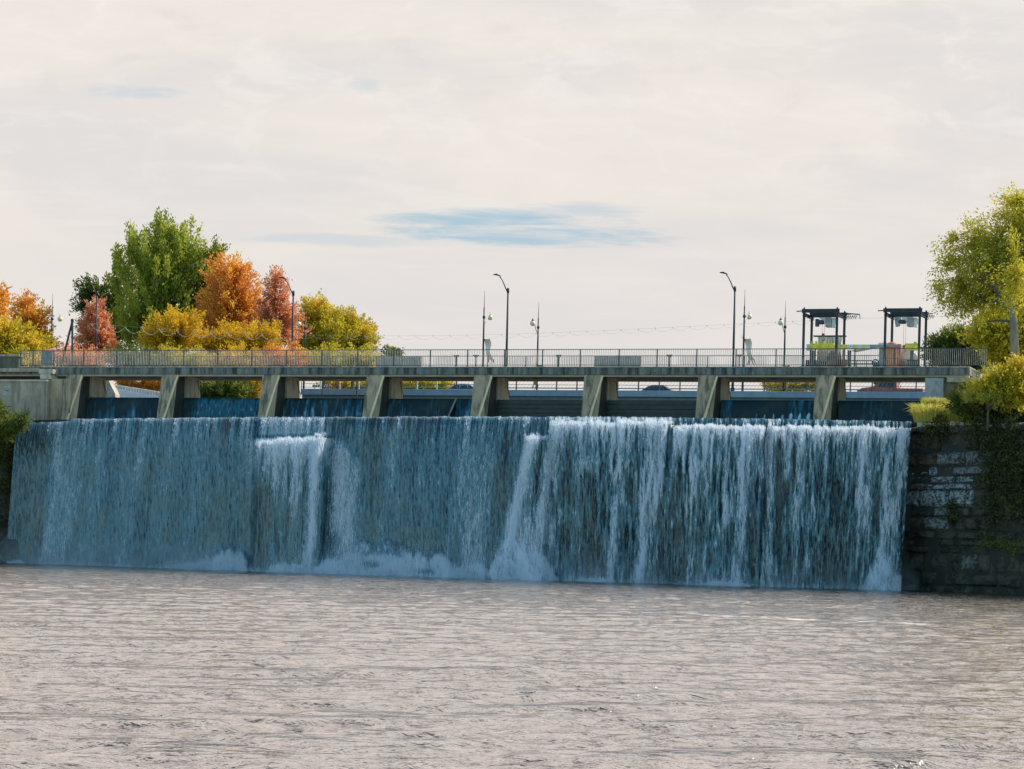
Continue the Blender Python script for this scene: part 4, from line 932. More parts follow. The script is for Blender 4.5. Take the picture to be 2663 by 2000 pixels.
t = thing('slatted_cabinet', 'tall grey slatted cabinet behind the left lifting gantry', 'cabinet', WK.p(0), WK.rz)
LB('body', M_lgrey, t, 2126, 2187, 876, 957, 2.95, 3.3)
LB('top_frame', M_black, t, 2115, 2199, 872, 875, 2.9, 3.3, .004)
mb = MB()
for px in range(2130, 2186, 7): s_ = WK.s_of(px, 2.94, 15); mb.box(s_ - .02, s_ + .02, 2.92, 2.95, ZD + .1, WK.z_of(878, s_, 2.94))
mb.build('slats', M_grey, t)
t = thing('spreader_beam', 'long lime yellow and white striped lifting beam lying across both gantries', 'lifting beam', WK.p(0), WK.rz)
LB('beam_end', M_lime, t, 2106, 2168, 893, 909, 1.2, 1.45)
LB('end_cap', M_lgrey, t, 2097, 2107, 895, 911, 1.15, 1.5)
edges = [2168, 2190, 2194, 2203, 2218, 2227, 2241, 2249, 2262]
for k, (a, b) in enumerate(zip(edges[:-1], edges[1:])): LB('stripe_band', (M_white, M_lime)[k % 2 == 0], t, a, b, 896, 908, 1.22, 1.43, .003)
LB('beam_middle', M_grey, t, 2262, 2340, 896, 903, 1.22, 1.43)
LB('beam_tail', M_lime, t, 2353, 2387, 893, 911, 1.2, 1.45)
LB('end_stub', M_lime, t, 2376, 2384, 889, 893, 1.2, 1.4, .004)
for px in (2112, 2122, 2133, 2143): LB('lug', M_lime, t, px - 2, px + 2, 887, 893, 1.25, 1.4, .004)
for px in (2112, 2208, 2370): LB('trestle', M_dgrey, t, px - 4, px + 4, 911, 957, 1.2, 1.45, .01)
t = thing('grey_crate', 'plain grey crate under the left end of the lime yellow beam', 'crate', WK.p(0), WK.rz); LB('body', M_wall, t, 2124, 2154, 913, 940, 1.6, 2.2, .02); LB('skid', M_black, t, 2126, 2152, 940, 957, 1.7, 2.1, .01)
t = thing('equipment_box', 'low dark box on the deck behind the left leg of the left gantry', 'box', WK.p(0), WK.rz); LB('body', M_dgrey, t, 2094, 2122, 936, 957, .8, 1.5, .03); LB('step', M_dgrey, t, 2122, 2146, 944, 957, .85, 1.45, .02)
t = thing('equipment_box', 'low dark box on the deck right of the orange barrel', 'box', WK.p(0), WK.rz); LB('body', M_dgrey, t, 2358, 2386, 937, 957, .9, 1.6, .03); LB('lid', M_black, t, 2357, 2387, 935, 937, .86, 1.64, .004)
def zpx(py, px, t_): s_ = WK.s_of(px, t_, 14.5); return WK.z_of(py, s_, t_)
# rusty motor
s_ = WK.s_of(2170, 1.0, 14.3); t = thing('rusty_motor', 'rusty brown motor drum wrapped in torn cover at the foot of the left gantry', 'motor', WK.p(s_, 1.0, ZD), WK.rz)
mb = MB(); mb.lathe((0, 0, 0.08), [(0, 0), (.42, 0), (.46, .05), (.46, .55), (.40, .8), (.25, 1.0), (0, 1.05)], 14); mb.build('drum', M_rust, t, True)
mb = MB(); mb.cham(-.65, .7, -.35, .35, 0, .1, .02); mb.lathe((.62, -.1, .3), [(0, -.22), (.2, -.2), (.24, 0), (.2, .2), (0, .22)], 10); mb.build('base_plate', M_rust, t)
mb = MB(); mb.lathe((-.05, 0, .5), [(.49, 0), (.5, .1), (.49, .2)], 14); mb.build('hoop', M_dgrey, t)
# orange barrel
s_ = WK.s_of(2324, 1.9, 14.3); t = thing('orange_barrel', 'orange domed barrel with a dark strap under the right lifting gantry', 'barrel', WK.p(s_, 1.9, ZD), WK.rz)
mb = MB(); mb.lathe((-.08, 0, .12), [(0, 0), (.40, 0), (.42, .06), (.42, 1.2), (.38, 1.42), (.28, 1.53), (0, 1.58)], 18); mb.build('shell', M_orange, t, True)
mb = MB(); mb.lathe((.37, 0, .12), [(0, 0), (.12, 0), (.13, 1.3), (.09, 1.42), (0, 1.45)], 10); mb.build('side_tank', M_orange, t, True)
mb = MB(); mb.cham(-.7, .75, -.4, .4, 0, .12, .02); mb.lathe((.62, 0, .3), [(0, -.18), (.2, -.14), (.22, 0), (.18, .16), (0, .2)], 10); mb.build('base', M_rust, t)
mb = MB(); mb.lathe((-.08, 0, .6), [(.425, 0), (.432, .03), (.425, .06)], 18); mb.build('strap', M_rust, t)
# blue hand wheel
s_ = WK.s_of(2277, .9, 14.2); t = thing('blue_handwheel', 'blue toothed handwheel on a stand beside the orange barrel', 'handwheel', WK.p(s_, .9, ZD), WK.rz)
mb = MB()
for k in range(12):
    a, b = 2 * math.pi * k / 12, 2 * math.pi * (k + 1) / 12; mb.tube([(.2 * math.cos(a), 0, .3 + .2 * math.sin(a)), (.2 * math.cos(b), 0, .3 + .2 * math.sin(b))], .045, 5)
    mb.tube([(.2 * math.cos(a), 0, .3 + .2 * math.sin(a)), (.27 * math.cos(a), 0, .3 + .27 * math.sin(a))], .025, 4)
mb.build('wheel_rim', M_blue, t)
mb = MB()
for k in range(6): a = math.pi * k / 3 + .2; mb.tube([(0, 0, .3), (.2 * math.cos(a), 0, .3 + .2 * math.sin(a))], .022, 4)
mb.build('spokes', M_blue, t); mb = MB(); mb.cham(-.2, .2, .08, .35, 0, .35, .03); mb.build('gear_housing', M_blue, t)
# grey chute
t = thing('grey_chute', 'grey sloping conveyor chute on a post left of the orange barrel', 'chute', WK.p(0), WK.rz)
def chp(px, py, t_): s_ = WK.s_of(px, t_, 15); return (s_, t_, WK.z_of(py, s_, t_))
vs = [chp(2212, 912, 1.8), chp(2284, 896, 1.8), chp(2284, 903, 1.8), chp(2225, 915, 1.8)]; vs2 = [(a, b + .35, c) for a, b, c in vs]
mb = MB(); mb.add(vs + vs2, [(0, 1, 2, 3), (7, 6, 5, 4), (0, 4, 5, 1), (1, 5, 6, 2), (2, 6, 7, 3), (3, 7, 4, 0)]); mb.build('trough', M_grey, t)
LB('hopper', M_lgrey, t, 2284, 2308, 891, 904, 1.7, 2.2, .02); LB('post', M_grey, t, 2285, 2297, 904, 957, 1.85, 2.05, .02)
# pipe handrail between gantries
t = thing('pipe_handrail', 'short black double pipe handrail between the two gantries', 'handrail', WK.p(0), WK.rz)
for y_ in (938, 946): mb = MB(); mb.tube([chp(2200, y_, 2.9), chp(2268, y_, 2.9)], .035, 6); mb.build('pipe', M_black, t)
for px in (2202, 2228, 2254): mb = MB(); a = chp(px, 938, 2.9); mb.tube([a, (a[0], a[1], ZD)], .03, 5); mb.build('upright', M_black, t)
# covered white pile
t = thing('white_tarp', 'white tarpaulin sloping over gear under the right gantry', 'tarpaulin', WK.p(0), WK.rz)
vs = [chp(2342, 898, 2.2), chp(2358, 900, 2.2), chp(2386, 925, 2.2), chp(2388, 956, 2.2), chp(2342, 956, 2.2)]; vs2 = [(a, b + .9, c) for a, b, c in vs]; n = 5
mb = MB(); mb.add(vs + vs2, [tuple(range(n)), tuple(range(2 * n - 1, n - 1, -1))] + [(i, i + n, (i + 1) % n + n, (i + 1) % n) for i in range(n)]); mb.build('cover', M_white, t)
mb = MB(); mb.tube([chp(2343, 935, 2.15), chp(2387, 937, 2.15)], .02, 4); mb.build('rope', M_black, t)

# ------------------------------------------------------------------ vegetation
def leaf_cloud(rs, cen, n_each, spread, size, up=0.0, elong=1.0, dirs=None):
    """leaf quads scattered round clump centres; returns verts, tint"""
    k = len(cen); idx = np.repeat(np.arange(k), n_each)
    off = rs.normal(0, 1, (len(idx), 3)) * spread
    if dirs is not None:
        tt = rs.uniform(-1, 1, len(idx))[:, None] * elong; off = off * 0.45 + dirs[idx] * tt * spread * 2.0
    p = cen[idx] + off
    a = rs.normal(0, 1, (len(idx), 3)); a /= np.linalg.norm(a, axis=1)[:, None]
    if dirs is not None: a = a * 0.7 + dirs[idx]; a /= np.linalg.norm(a, axis=1)[:, None]
    b = np.cross(a, rs.normal(0, 1, (len(idx), 3))); b /= np.linalg.norm(b, axis=1)[:, None] + 1e-6
    s = size * rs.uniform(0.6, 1.35, len(idx))[:, None]
    v = np.stack([p - a * s, p + b * s * 0.45, p + a * s, p - b * s * 0.45], 1).reshape(-1, 3)
    ct = rs.uniform(0, 1, k)
    ti = np.clip(ct[idx] * 0.65 + rs.uniform(0, 0.35, len(idx)), 0, 1)
    return v, np.repeat(ti, 4), idx
def blob_world(b, D):
    px, py, rx, ry = b[:4]; dz = b[4] if len(b) > 4 else 0
    c = Wp(px, py, D + dz); k = (D + dz) * DS / F
    return np.array(c), np.array([rx * k, rx * k * 0.85, ry * k])
def tree(name, label, cat, D, blobs, mat, n_cl=500, n_leaf=55, size=0.16, spread=0.35, trunk=None, bark=None, seed=1, up=0.6, elong=1.2, shell=0.45, group=None, limb_n=26, rough=0.25, droop=0.0, gaps=0.0, ztrunk=13.4, tr=0.22, limb_mat=None):
    rs = np.random.RandomState(seed)
    W_ = [blob_world(b, D) for b in blobs]; vol = np.array([w[1].prod() ** 0.8 for w in W_]); vol /= vol.sum()
    cs = []; ds = []
    for (c, r), vv in zip(W_, vol):
        n = max(6, int(n_cl * vv)); d = rs.normal(0, 1, (n, 3)); d /= np.linalg.norm(d, axis=1)[:, None]
        rr = rs.uniform(0, 1, n) ** shell
        ang = np.arctan2(d[:, 2], d[:, 0]); wob_ = 1 + rough * (np.sin(ang * 3 + seed) * .4 + np.sin(ang * 7 + seed * 2) * .35 + np.sin(ang * 13 + seed * 5) * .25)
        p = c + d * r * (rr * wob_)[:, None]
        if gaps > 0:
            q = np.sin(p[:, 0] * 1.9 + seed) * np.sin(p[:, 2] * 2.3 + seed * 2) * np.sin(p[:, 1] * 1.7 + 1); kp = q < (0.55 - gaps); p, d = p[kp], d[kp]
        cs.append(p); dd = d * np.array([1, 1, 0.8]) + np.array([0, 0, up]) ; dd[:, 2] -= droop; dd /= np.linalg.norm(dd, axis=1)[:, None] + 1e-6; ds.append(dd)
    cen = np.concatenate(cs); dirs = np.concatenate(ds)
    nl = rs.poisson(n_leaf, len(cen))
    idx0 = np.repeat(np.arange(len(cen)), nl)
    v, ti, _ = leaf_cloud(rs, cen[idx0] , 1, spread, size, dirs=dirs[idx0], elong=elong)
    ct = rs.uniform(0, 1, len(cen)); ct = 0.55 * ct + 0.45 * np.clip((fbm(cen[:, 0] * .35 + 40, cen[:, 2] * .35 + seed, seed, 2) - .25) * 2, 0, 1)
    ti = np.repeat(np.clip(ct[idx0] * .7 + rs.uniform(0, .3, len(idx0)), 0, 1), 4)
    base = np.array(trunk) if trunk is not None else np.array([W_[0][0][0], W_[0][0][1], ztrunk])
    root = thing(name, label, cat, tuple(base), 0, group)
    v = v - base
    np_mesh('crown', v, np.arange(len(v)).reshape(-1, 4), mat, root, {'tint': ti}, smooth=False)
    tr = min(tr, .07) if cat in ('shrub', 'bush') else tr; top = W_[0][0] - base; mb = MB(); hgt_ = max(1.0, top[2])
    p1 = np.array([top[0] * .15, top[1] * .15, hgt_ * .45]); p2 = np.array([top[0] * .8, top[1] * .8, hgt_ * 1.1])
    mb.tube([(0, 0, -.3), tuple(p1), tuple((p1 + p2) / 2 + .1), tuple(p2)], [tr, tr * .75, tr * .5, tr * .2], 8)
    mb.build('trunk', bark or M_bark, root, True)
    mb = MB(); pick = rs.choice(len(cen), min(limb_n, len(cen)), replace=False)
    for i in pick:
        e = cen[i] - base; st = p1 + (p2 - p1) * rs.uniform(0, .8); mid = (st + e) / 2 + np.array([0, 0, rs.uniform(-.1, .35)]); w_ = rs.uniform(.25, .5) * tr
        mb.tube([tuple(st), tuple(mid), tuple(e)], [w_, w_ * .6, .015], 5)
    mb.build('limbs', limb_mat or bark or M_bark, root, True)
    return root
tree('broadleaf_tree', 'big dark green tree with upswept feathery branches behind the left of the footbridge', 'tree', 163,
     [(430, 750, 118, 120), (375, 690, 70, 80), (470, 660, 75, 75), (520, 740, 60, 90), (400, 850, 130, 60), (340, 640, 28, 40), (300, 850, 30, 50), (420, 600, 40, 26), (545, 660, 34, 34), (550, 730, 40, 60), (300, 700, 24, 50)], ML_green, 620, 105, 0.155, 0.42, seed=3, up=1.9, elong=1.15, rough=.3, tr=.4)
tree('maple_tree', 'orange maple tree right of the big green tree', 'tree', 159, [(600, 790, 75, 90), (615, 710, 38, 36), (570, 840, 60, 60), (650, 800, 35, 55), (585, 700, 30, 30, 2)], ML_orange, 420, 80, 0.14, 0.40, seed=5, up=.5, rough=.3)
tree('maple_tree', 'slim russet maple tree behind the second tall street lamp', 'tree', 156, [(712, 760, 24, 58), (735, 850, 50, 60), (700, 840, 40, 60), (738, 790, 22, 60), (722, 722, 13, 24)], ML_red, 300, 62, 0.125, 0.33, seed=8, up=.5, rough=.4, gaps=.1)
tree('yellow_bush', 'rounded bright yellow small tree in front of the big green tree', 'tree', 140, [(455, 868, 72, 50), (480, 845, 35, 28), (420, 885, 45, 35)], ML_yellow, 260, 78, 0.11, 0.33, seed=11, up=.3, rough=.2)
tree('yellow_hedge_tree', 'low yellow tree in front of the orange maple', 'tree', 141, [(600, 885, 65, 36), (670, 885, 60, 40), (550, 895, 50, 28)], ML_yellow, 290, 78, 0.11, 0.33, seed=12, up=.3, rough=.2)
tree('broadleaf_tree', 'yellow-green tree with orange patches at the right end of the tree row', 'tree', 164, [(845, 860, 75, 62), (830, 815, 50, 30), (800, 880, 50, 50)], ML_ygreen, 300, 80, 0.13, 0.38, seed=14, up=.8, rough=.25)
tree('broadleaf_tree', 'smaller yellow-green tree, last on the right before the open sky', 'tree', 165, [(920, 868, 50, 52), (890, 825, 24, 28), (945, 890, 32, 35)], ML_ygreen, 200, 80, 0.13, 0.36, seed=15, up=.9, rough=.25)
tree('maple_tree', 'small rust red tree behind the leftmost tall street lamp', 'tree', 158, [(248, 865, 46, 45), (247, 815, 24, 34), (270, 895, 30, 28), (205, 912, 40, 10)], ML_red, 420, 42, 0.13, 0.26, seed=17, up=.4)
tree('broadleaf_tree', 'thin dull green tree with gaps left of the big green tree', 'tree', 168, [(255, 760, 50, 32), (300, 740, 26, 30), (215, 790, 26, 36), (300, 800, 40, 50)], ML_dgreen, 260, 30, 0.17, 0.34, seed=19, up=.4, gaps=.15)
tree('maple_tree', 'airy orange tree between the left lamp post and the photo edge', 'tree', 160, [(85, 835, 48, 52), (60, 790, 26, 25), (120, 880, 28, 30)], ML_orange, 330, 30, 0.14, 0.30, seed=23, up=.3, gaps=.2, rough=.4)
tree('broadleaf_tree', 'yellow-green bushy tree at the left edge above the parapet', 'tree', 138, [(20, 880, 70, 42), (70, 900, 60, 28), (-60, 870, 60, 60)], ML_ygreen, 520, 42, 0.14, 0.3, seed=26, up=.3)
tree('maple_tree', 'orange tree cut off by the left photo edge', 'tree', 150, [(-25, 780, 40, 50), (-10, 830, 30, 40)], ML_orange, 260, 32, 0.15, 0.3, seed=27, up=.3, gaps=.1)
tree('small_shrub', 'small dark green shrub behind the grey panel of the far railing', 'shrub', 160, [(1022, 922, 22, 12)], ML_dgreen, 60, 36, 0.12, 0.22, seed=28)
tree('shrub', 'green shrub seen under the second bay of the footbridge', 'shrub', 133, [(590, 1010, 60, 26), (540, 1025, 40, 30)], ML_dgreen, 300, 42, 0.13, 0.26, seed=29, ztrunk=12.1)
tree('shrub', 'bright yellow shrub at the right of the second bay opening', 'shrub', 135, [(655, 1008, 28, 30)], ML_yellow, 140, 42, 0.12, 0.24, seed=30, ztrunk=12.1)
tree('shrub', 'orange and green shrub above the ramp under the first bay', 'shrub', 140, [(385, 1004, 38, 12), (330, 1000, 24, 10)], ML_orange, 130, 40, 0.12, 0.22, seed=32, ztrunk=12.1)
tree('shrub', 'yellow-green shrub behind the road bridge rail in the third bay', 'shrub', 168, [(900, 1003, 60, 14), (980, 1005, 60, 12), (1100, 1003, 70, 12)], ML_ygreen, 380, 42, 0.16, 0.3, seed=33)
tree('shrub', 'sparse green shrub behind the road bridge rail, left of the rightmost pier', 'shrub', 170, [(2040, 1003, 50, 12), (2110, 1000, 40, 14)], ML_ygreen, 220, 34, 0.15, 0.3, seed=34)
tree('shrub', 'dark spiky shrub above the red pickup', 'shrub', 160, [(2310, 1000, 28, 10)], ML_dgreen, 60, 34, 0.14, 0.26, seed=35)
for i, (px, w_, mt, lb) in enumerate(((210, 75, ML_red, 'low russet undergrowth behind the railing below the rust red tree'), (345, 75, ML_dgreen, 'low dark green undergrowth behind the railing below the big green tree'), (480, 80, ML_ygreen, 'low undergrowth behind the railing below the rounded yellow tree'),
        (610, 80, ML_yellow, 'low yellow undergrowth behind the railing below the orange maple'), (735, 70, ML_orange, 'low orange undergrowth behind the railing at the second tall lamp'), (840, 70, ML_ygreen, 'low undergrowth behind the railing left of the last two trees'), (930, 50, ML_ygreen, 'low undergrowth behind the railing at the end of the tree row'), (60, 70, ML_ygreen, 'low undergrowth behind the railing at the far left'))):
    tree('undergrowth', lb, 'shrub', 136 + i % 3, [(px, 935, w_, 26), (px + 20, 950, w_ * .8, 22)], mt, 110, 70, .11, .3, seed=70 + i, up=.4, group='undergrowth behind the railing', limb_n=8, tr=.06)
# right bank
tree('willow_tree', 'tall lime green tree with a pale leaning trunk at the right edge', 'tree', 98,
     [(2590, 690, 105, 120), (2650, 600, 80, 95), (2500, 740, 62, 70), (2540, 640, 55, 50), (2700, 700, 120, 140), (2470, 690, 40, 40), (2650, 530, 50, 50), (2560, 790, 70, 50), (2440, 760, 26, 50), (2480, 620, 30, 28), (2740, 560, 80, 90), (2640, 720, 60, 90, -4)], ML_willow, 1500, 52, 0.085, 0.30,
     trunk=tuple(Wp(2642, 968, 96)), bark=M_barkpale, limb_mat=M_bark, seed=41, up=-.1, droop=.25, elong=1.5, shell=.6, limb_n=34, rough=.3, gaps=.2, tr=.30)
tree('round_bush', 'rounded dark green bush behind the right end of the railing', 'bush', 112, [(2490, 905, 72, 46), (2450, 925, 40, 34), (2540, 925, 40, 40)], ML_dgreen, 620, 46, 0.11, 0.24, seed=42, up=.3, rough=.12)
tree('broadleaf_tree', 'yellow-ochre tree low behind the pale leaning trunk', 'tree', 108, [(2610, 870, 60, 85), (2650, 820, 50, 60), (2560, 880, 40, 50), (2680, 900, 60, 70)], ML_willow, 700, 42, 0.13, 0.28, seed=43, up=.2, gaps=.05)
tree('shrub', 'yellow-green shrub spilling over the right bank below the leaning trunk', 'shrub', 95, [(2605, 985, 44, 18), (2660, 970, 34, 34), (2560, 1010, 34, 14), (2650, 1020, 50, 24), (2600, 1025, 50, 18)], ML_ygreen, 620, 44, 0.09, 0.24, seed=44, up=.5, rough=.6, ztrunk=10.5)
tree('shrub', 'green weedy shrub growing at the top of the right stone wall', 'shrub', 96.5, [(2540, 1060, 50, 30), (2600, 1060, 55, 34), (2500, 1040, 30, 28), (2655, 1085, 45, 36)], ML_dgreen, 620, 44, 0.10, 0.22, seed=45, up=.5, ztrunk=9.0)
tree('shrub', 'pale seed-headed weed among the shrubs on the right bank', 'shrub', 94.5, [(2570, 1035, 20, 10), (2585, 1045, 14, 10)], ML_grass, 70, 40, 0.06, 0.14, seed=46, up=.5, ztrunk=9.4)
tree('shrub', 'mixed green shrub on the left cliff beside the abutment wall', 'shrub', 115, [(-14, 1085, 24, 32), (14, 1112, 30, 16), (0, 1128, 30, 14), (48, 1106, 12, 8), (-50, 1070, 44, 50)], ML_dgreen, 460, 44, 0.10, 0.24, seed=47, up=.3, ztrunk=9.0)
tree('shrub', 'bright yellow-green shrub sprig on the left cliff against the concrete', 'shrub', 114.5, [(58, 1092, 12, 10), (44, 1112, 14, 10)], ML_dgreen, 60, 40, 0.09, 0.2, seed=48, up=.5, ztrunk=9.2)
def grass_clump(label, D, px, py, w_px, h_px, seed, n=1600):
    rs = np.random.RandomState(seed); base = Wp(px, py, D); k = D * DS / F; t = thing('grass_clump', label, 'grass', base)
    vs = []; ti = []
    for i in range(n):
        a = rs.uniform(0, 6.28); r = rs.uniform(0, 1) ** .6 * w_px * k * .5; x0, y0 = r * math.cos(a), r * math.sin(a) * .8
        l = h_px * k * rs.uniform(.55, 1.1); ox, oy = math.cos(a) * l * rs.uniform(.1, .7), math.sin(a) * l * rs.uniform(.1, .6)
        w_ = rs.uniform(.008, .018); p0_ = (x0, y0, 0); p1_ = (x0 + ox * .35, y0 + oy * .35, l * .7); p2_ = (x0 + ox, y0 + oy, l * (.9 if i % 3 else .55))
        vs += [(p0_[0] - w_, p0_[1], 0), (p0_[0] + w_, p0_[1], 0), (p1_[0] + w_, p1_[1], p1_[2]), (p1_[0] - w_, p1_[1], p1_[2]), (p1_[0] - w_, p1_[1], p1_[2]), (p1_[0] + w_, p1_[1], p1_[2]), (p2_[0] + .003, p2_[1], p2_[2]), (p2_[0] - .003, p2_[1], p2_[2])]
        ti += [rs.uniform(.2, 1)] * 8
    np_mesh('blades', np.array(vs), np.arange(len(vs)).reshape(-1, 4), ML_grass, t, {'tint': np.array(ti)}, smooth=False)
grass_clump('straw-coloured bushy grass clump on the abutment at the right end of the falls', 98.5, 2425, 1098, 95, 52, 1)
grass_clump('smaller straw-coloured grass clump above the first one', 100.5, 2428, 1058, 60, 26, 2, 900)
grass_clump('green-gold grass clump right of the abutment block', 98, 2500, 1095, 70, 60, 3, 900)

for k, (px, py, w_, h_, lb) in enumerate(((2550, 1100, 90, 44, 'low grass clump on the wall top, right of the green-gold clump'), (2620, 1095, 90, 48, 'tall grass clump on the wall top near the right edge'), (2585, 1062, 80, 40, 'grass clump above the wall top below the leaning trunk'), (2530, 1050, 60, 40, 'grass clump behind the abutment block beside the pale slab'))):
    grass_clump(lb, 97 - k * .3, px, py, w_, h_, 20 + k, 1000)
# ------------------------------------------------------------------ stone walls and cliffs
M_stone = None
def stone_mat():
    m, gg, o = newmat('old_masonry')
    t = gg.n('ShaderNodeAttribute', attribute_name='pale').outputs['Fac']
    p = gg.n('ShaderNodeNewGeometry').outputs['Position']; a = gg.noise(p, 1.3, 6, 0.65); b = gg.noise(p, 6, 5, 0.65); c = gg.noise(p, 2.6, 5, 0.6)
    dark = gg.mix(gg.smooth(a, .4, .6), c4(0.020, 0.018, 0.013), c4(0.080, 0.062, 0.040))
    dark = gg.mix(gg.m('MULTIPLY', gg.smooth(c, .52, .65), .6), dark, c4(0.035, 0.05, 0.012))
    pal = gg.mix(gg.smooth(b, .38, .6), c4(0.10, 0.12, 0.12), c4(0.34, 0.38, 0.40))
    col = gg.mix(gg.m('MULTIPLY', t, gg.smooth(gg.m('ADD', gg.m('MULTIPLY', b, .6), gg.m('MULTIPLY', a, .4)), .36, .58)), dark, pal)
    bsdf(gg, o, col, .8, 0, gg.m('ADD', b, a), .8, .08, .3); return m
M_stone = stone_mat()
def masonry(name, label, origin, direction, Lw, z0, z1, seed, pale=None, thick=1.6):
    rs = np.random.RandomState(seed); u_ = Vector(direction).normalized(); rz = math.atan2(u_.y, u_.x)
    t = thing(name, label, 'stone wall', origin, rz)
    V_ = []; F_ = []; A_t = []
    z = z0; row = 0
    while z < z1 - .05:
        hh_ = min(rs.choice([.4, .55, .8, 1.05]) * rs.uniform(.9, 1.1), z1 - z); x = -rs.uniform(0, .6)
        while x < Lw:
            w_ = rs.uniform(.5, 2.6); xa, xb = max(x, 0), min(x + w_, Lw)
            if xb - xa > .1:
                d = rs.uniform(-.30, .16); g_ = .02; nx_, nz_ = 11, 7; tl_ = rs.normal(0, .03); sh_ = rs.normal(0, .05); cnr = rs.uniform(.02, .12)
                pl = 0.06 * rs.rand()
                if pale:
                    for (a0, a1, b0, b1, s_) in pale:
                        if a0 < (xa + xb) / 2 < a1 and b0 < z + hh_ / 2 < b1: pl = s_
                o = len(V_)
                for j in range(nz_):
                    for i in range(nx_):
                        fx_, fz_ = i / (nx_ - 1), j / (nz_ - 1); ed = min(fx_, 1 - fx_, fz_, 1 - fz_)
                        bul = -d - (.09 * min(1, ed * 4)) + rs.normal(0, .028) + sh_ * (fz_ - .5) * 3; 
                        if ed == 0: bul = .16
                        V_.append((xa + g_ + (xb - xa - 2 * g_) * fx_ + rs.normal(0, .014) - (fx_ - .5) * cnr * (1 if abs(fz_ - .5) > .4 else 0), bul, z + g_ + (hh_ - 2 * g_) * fz_ + rs.normal(0, .012) + tl_ * (fx_ - .5) * (xb - xa) - (fz_ - .5) * cnr * .8 * (1 if abs(fx_ - .5) > .42 else 0))); A_t.append(pl)
                for j in range(nz_ - 1):
                    for i in range(nx_ - 1): q = o + j * nx_ + i; F_.append((q, q + 1, q + nx_ + 1, q + nx_))
            x += w_
        z += hh_; row += 1
    np_mesh('stone_face', np.array(V_), np.array(F_), M_stone, t, {'pale': np.array(A_t)}, smooth=False)
    mb = MB(); mb.box(0, Lw, .14, thick, z0, z1 - .03); mb.build('wall_core', M_rock, t); return t
# right wall: runs from the end of the falls towards the viewer
xa, ya = lip_xy(2362.0); xb, yb = (2760 - CX) / F * 92 * DS, 92 * DS
a_ = Vector((xa, ya + .2)); b_ = Vector((xb, yb)); Lw = (b_ - a_).length
RW = Frame(Vector((a_.x, a_.y, 0)), Vector((b_.x, b_.y, 0)))
def rw(px, py):
    s_ = RW.s_of(px, 0, 5); return s_, RW.z_of(py, s_)
pl = []
for (x0, x1, y0, y1, s_) in ((2385, 2540, 1222, 1262, 1.0), (2375, 2412, 1262, 1310, .8), (2420, 2525, 1262, 1312, .95), (2458, 2530, 1160, 1222, .45), (2415, 2450, 1315, 1350, .6), (2465, 2660, 1085, 1140, .5), (2405, 2432, 1365, 1390, .6), (2500, 2540, 1450, 1480, .3), (2580, 2663, 1140, 1175, .4)):
    sA, zA = rw(x0, y1); sB, zB = rw(x1, y0); pl.append((sA - .15, sB + .15, zA - .1, zB + .1, s_))
masonry('stone_wall', 'dark old stone block wall with pale lichened blocks right of the falls', (a_.x, a_.y, 0), (b_.x - a_.x, b_.y - a_.y, 0), Lw, -.5, 9.6, 4, pl, 14)
# small rock foot at the base
def rock(name, label, c, r, seed, mat=None):
    rs = np.random.RandomState(seed); import bmesh
    bm = bmesh.new(); bmesh.ops.create_icosphere(bm, subdivisions=4, radius=1.0)
    ph = rs.uniform(0, 6.28, 12)
    for v_ in bm.verts:
        p_ = v_.co.copy(); d = 1 + .16 * math.sin(p_.x * 3 + ph[0]) * math.sin(p_.y * 2.6 + ph[1]) + .12 * math.sin(p_.z * 5 + ph[2] + p_.x * 2) + .07 * math.sin(p_.x * 9 + ph[3]) * math.sin(p_.z * 8 + ph[4]) + .04 * math.sin(p_.y * 17 + ph[5]) * math.sin(p_.z * 19 + p_.x * 13)
        q = Vector((math.copysign(abs(p_.x) ** .7, p_.x), math.copysign(abs(p_.y) ** .7, p_.y), math.copysign(abs(p_.z) ** .75, p_.z))) * d
        v_.co = Vector((q.x * r[0], q.y * r[1], q.z * r[2]))
    me = bpy.data.meshes.new(name); bm.to_mesh(me); bm.free(); me.materials.append(mat or M_stone)
    at = me.attributes.new('pale', 'FLOAT', 'POINT'); at.data.foreach_set('value', np.full(len(me.vertices), .15, dtype=np.float32))
    o = bpy.data.objects.new(name, me); COL.objects.link(o); o.location = c; tag(o, label, 'rock'); return o
# left cliff
q = Wp(-160, 1468, 117.6); q2 = Wp(56, 1468, 116.6); LF = Frame(Vector((q.x, q.y, 0)), Vector((q2.x, q2.y, 0)))
masonry('stone_wall', 'dark mossy rock wall at the left end of the falls', (q.x, q.y, 0), (LF.u.x, LF.u.y, 0), (q2 - q).length, -.5, 9.9, 9, None, 3.5)
q = Wp(35, 1440, 115.6); rock('rock_ledge', 'wet flat-topped rock at the foot of the falls, far left', (q.x - .3, q.y, .55), (1.3, 1.1, 1.0), 3)
q = Wp(-40, 1440, 116); rock('rock_ledge', 'low wet rock beside the flat-topped one at the left photo edge', (q.x, q.y, .5), (1.4, 1.2, 1.15), 5)
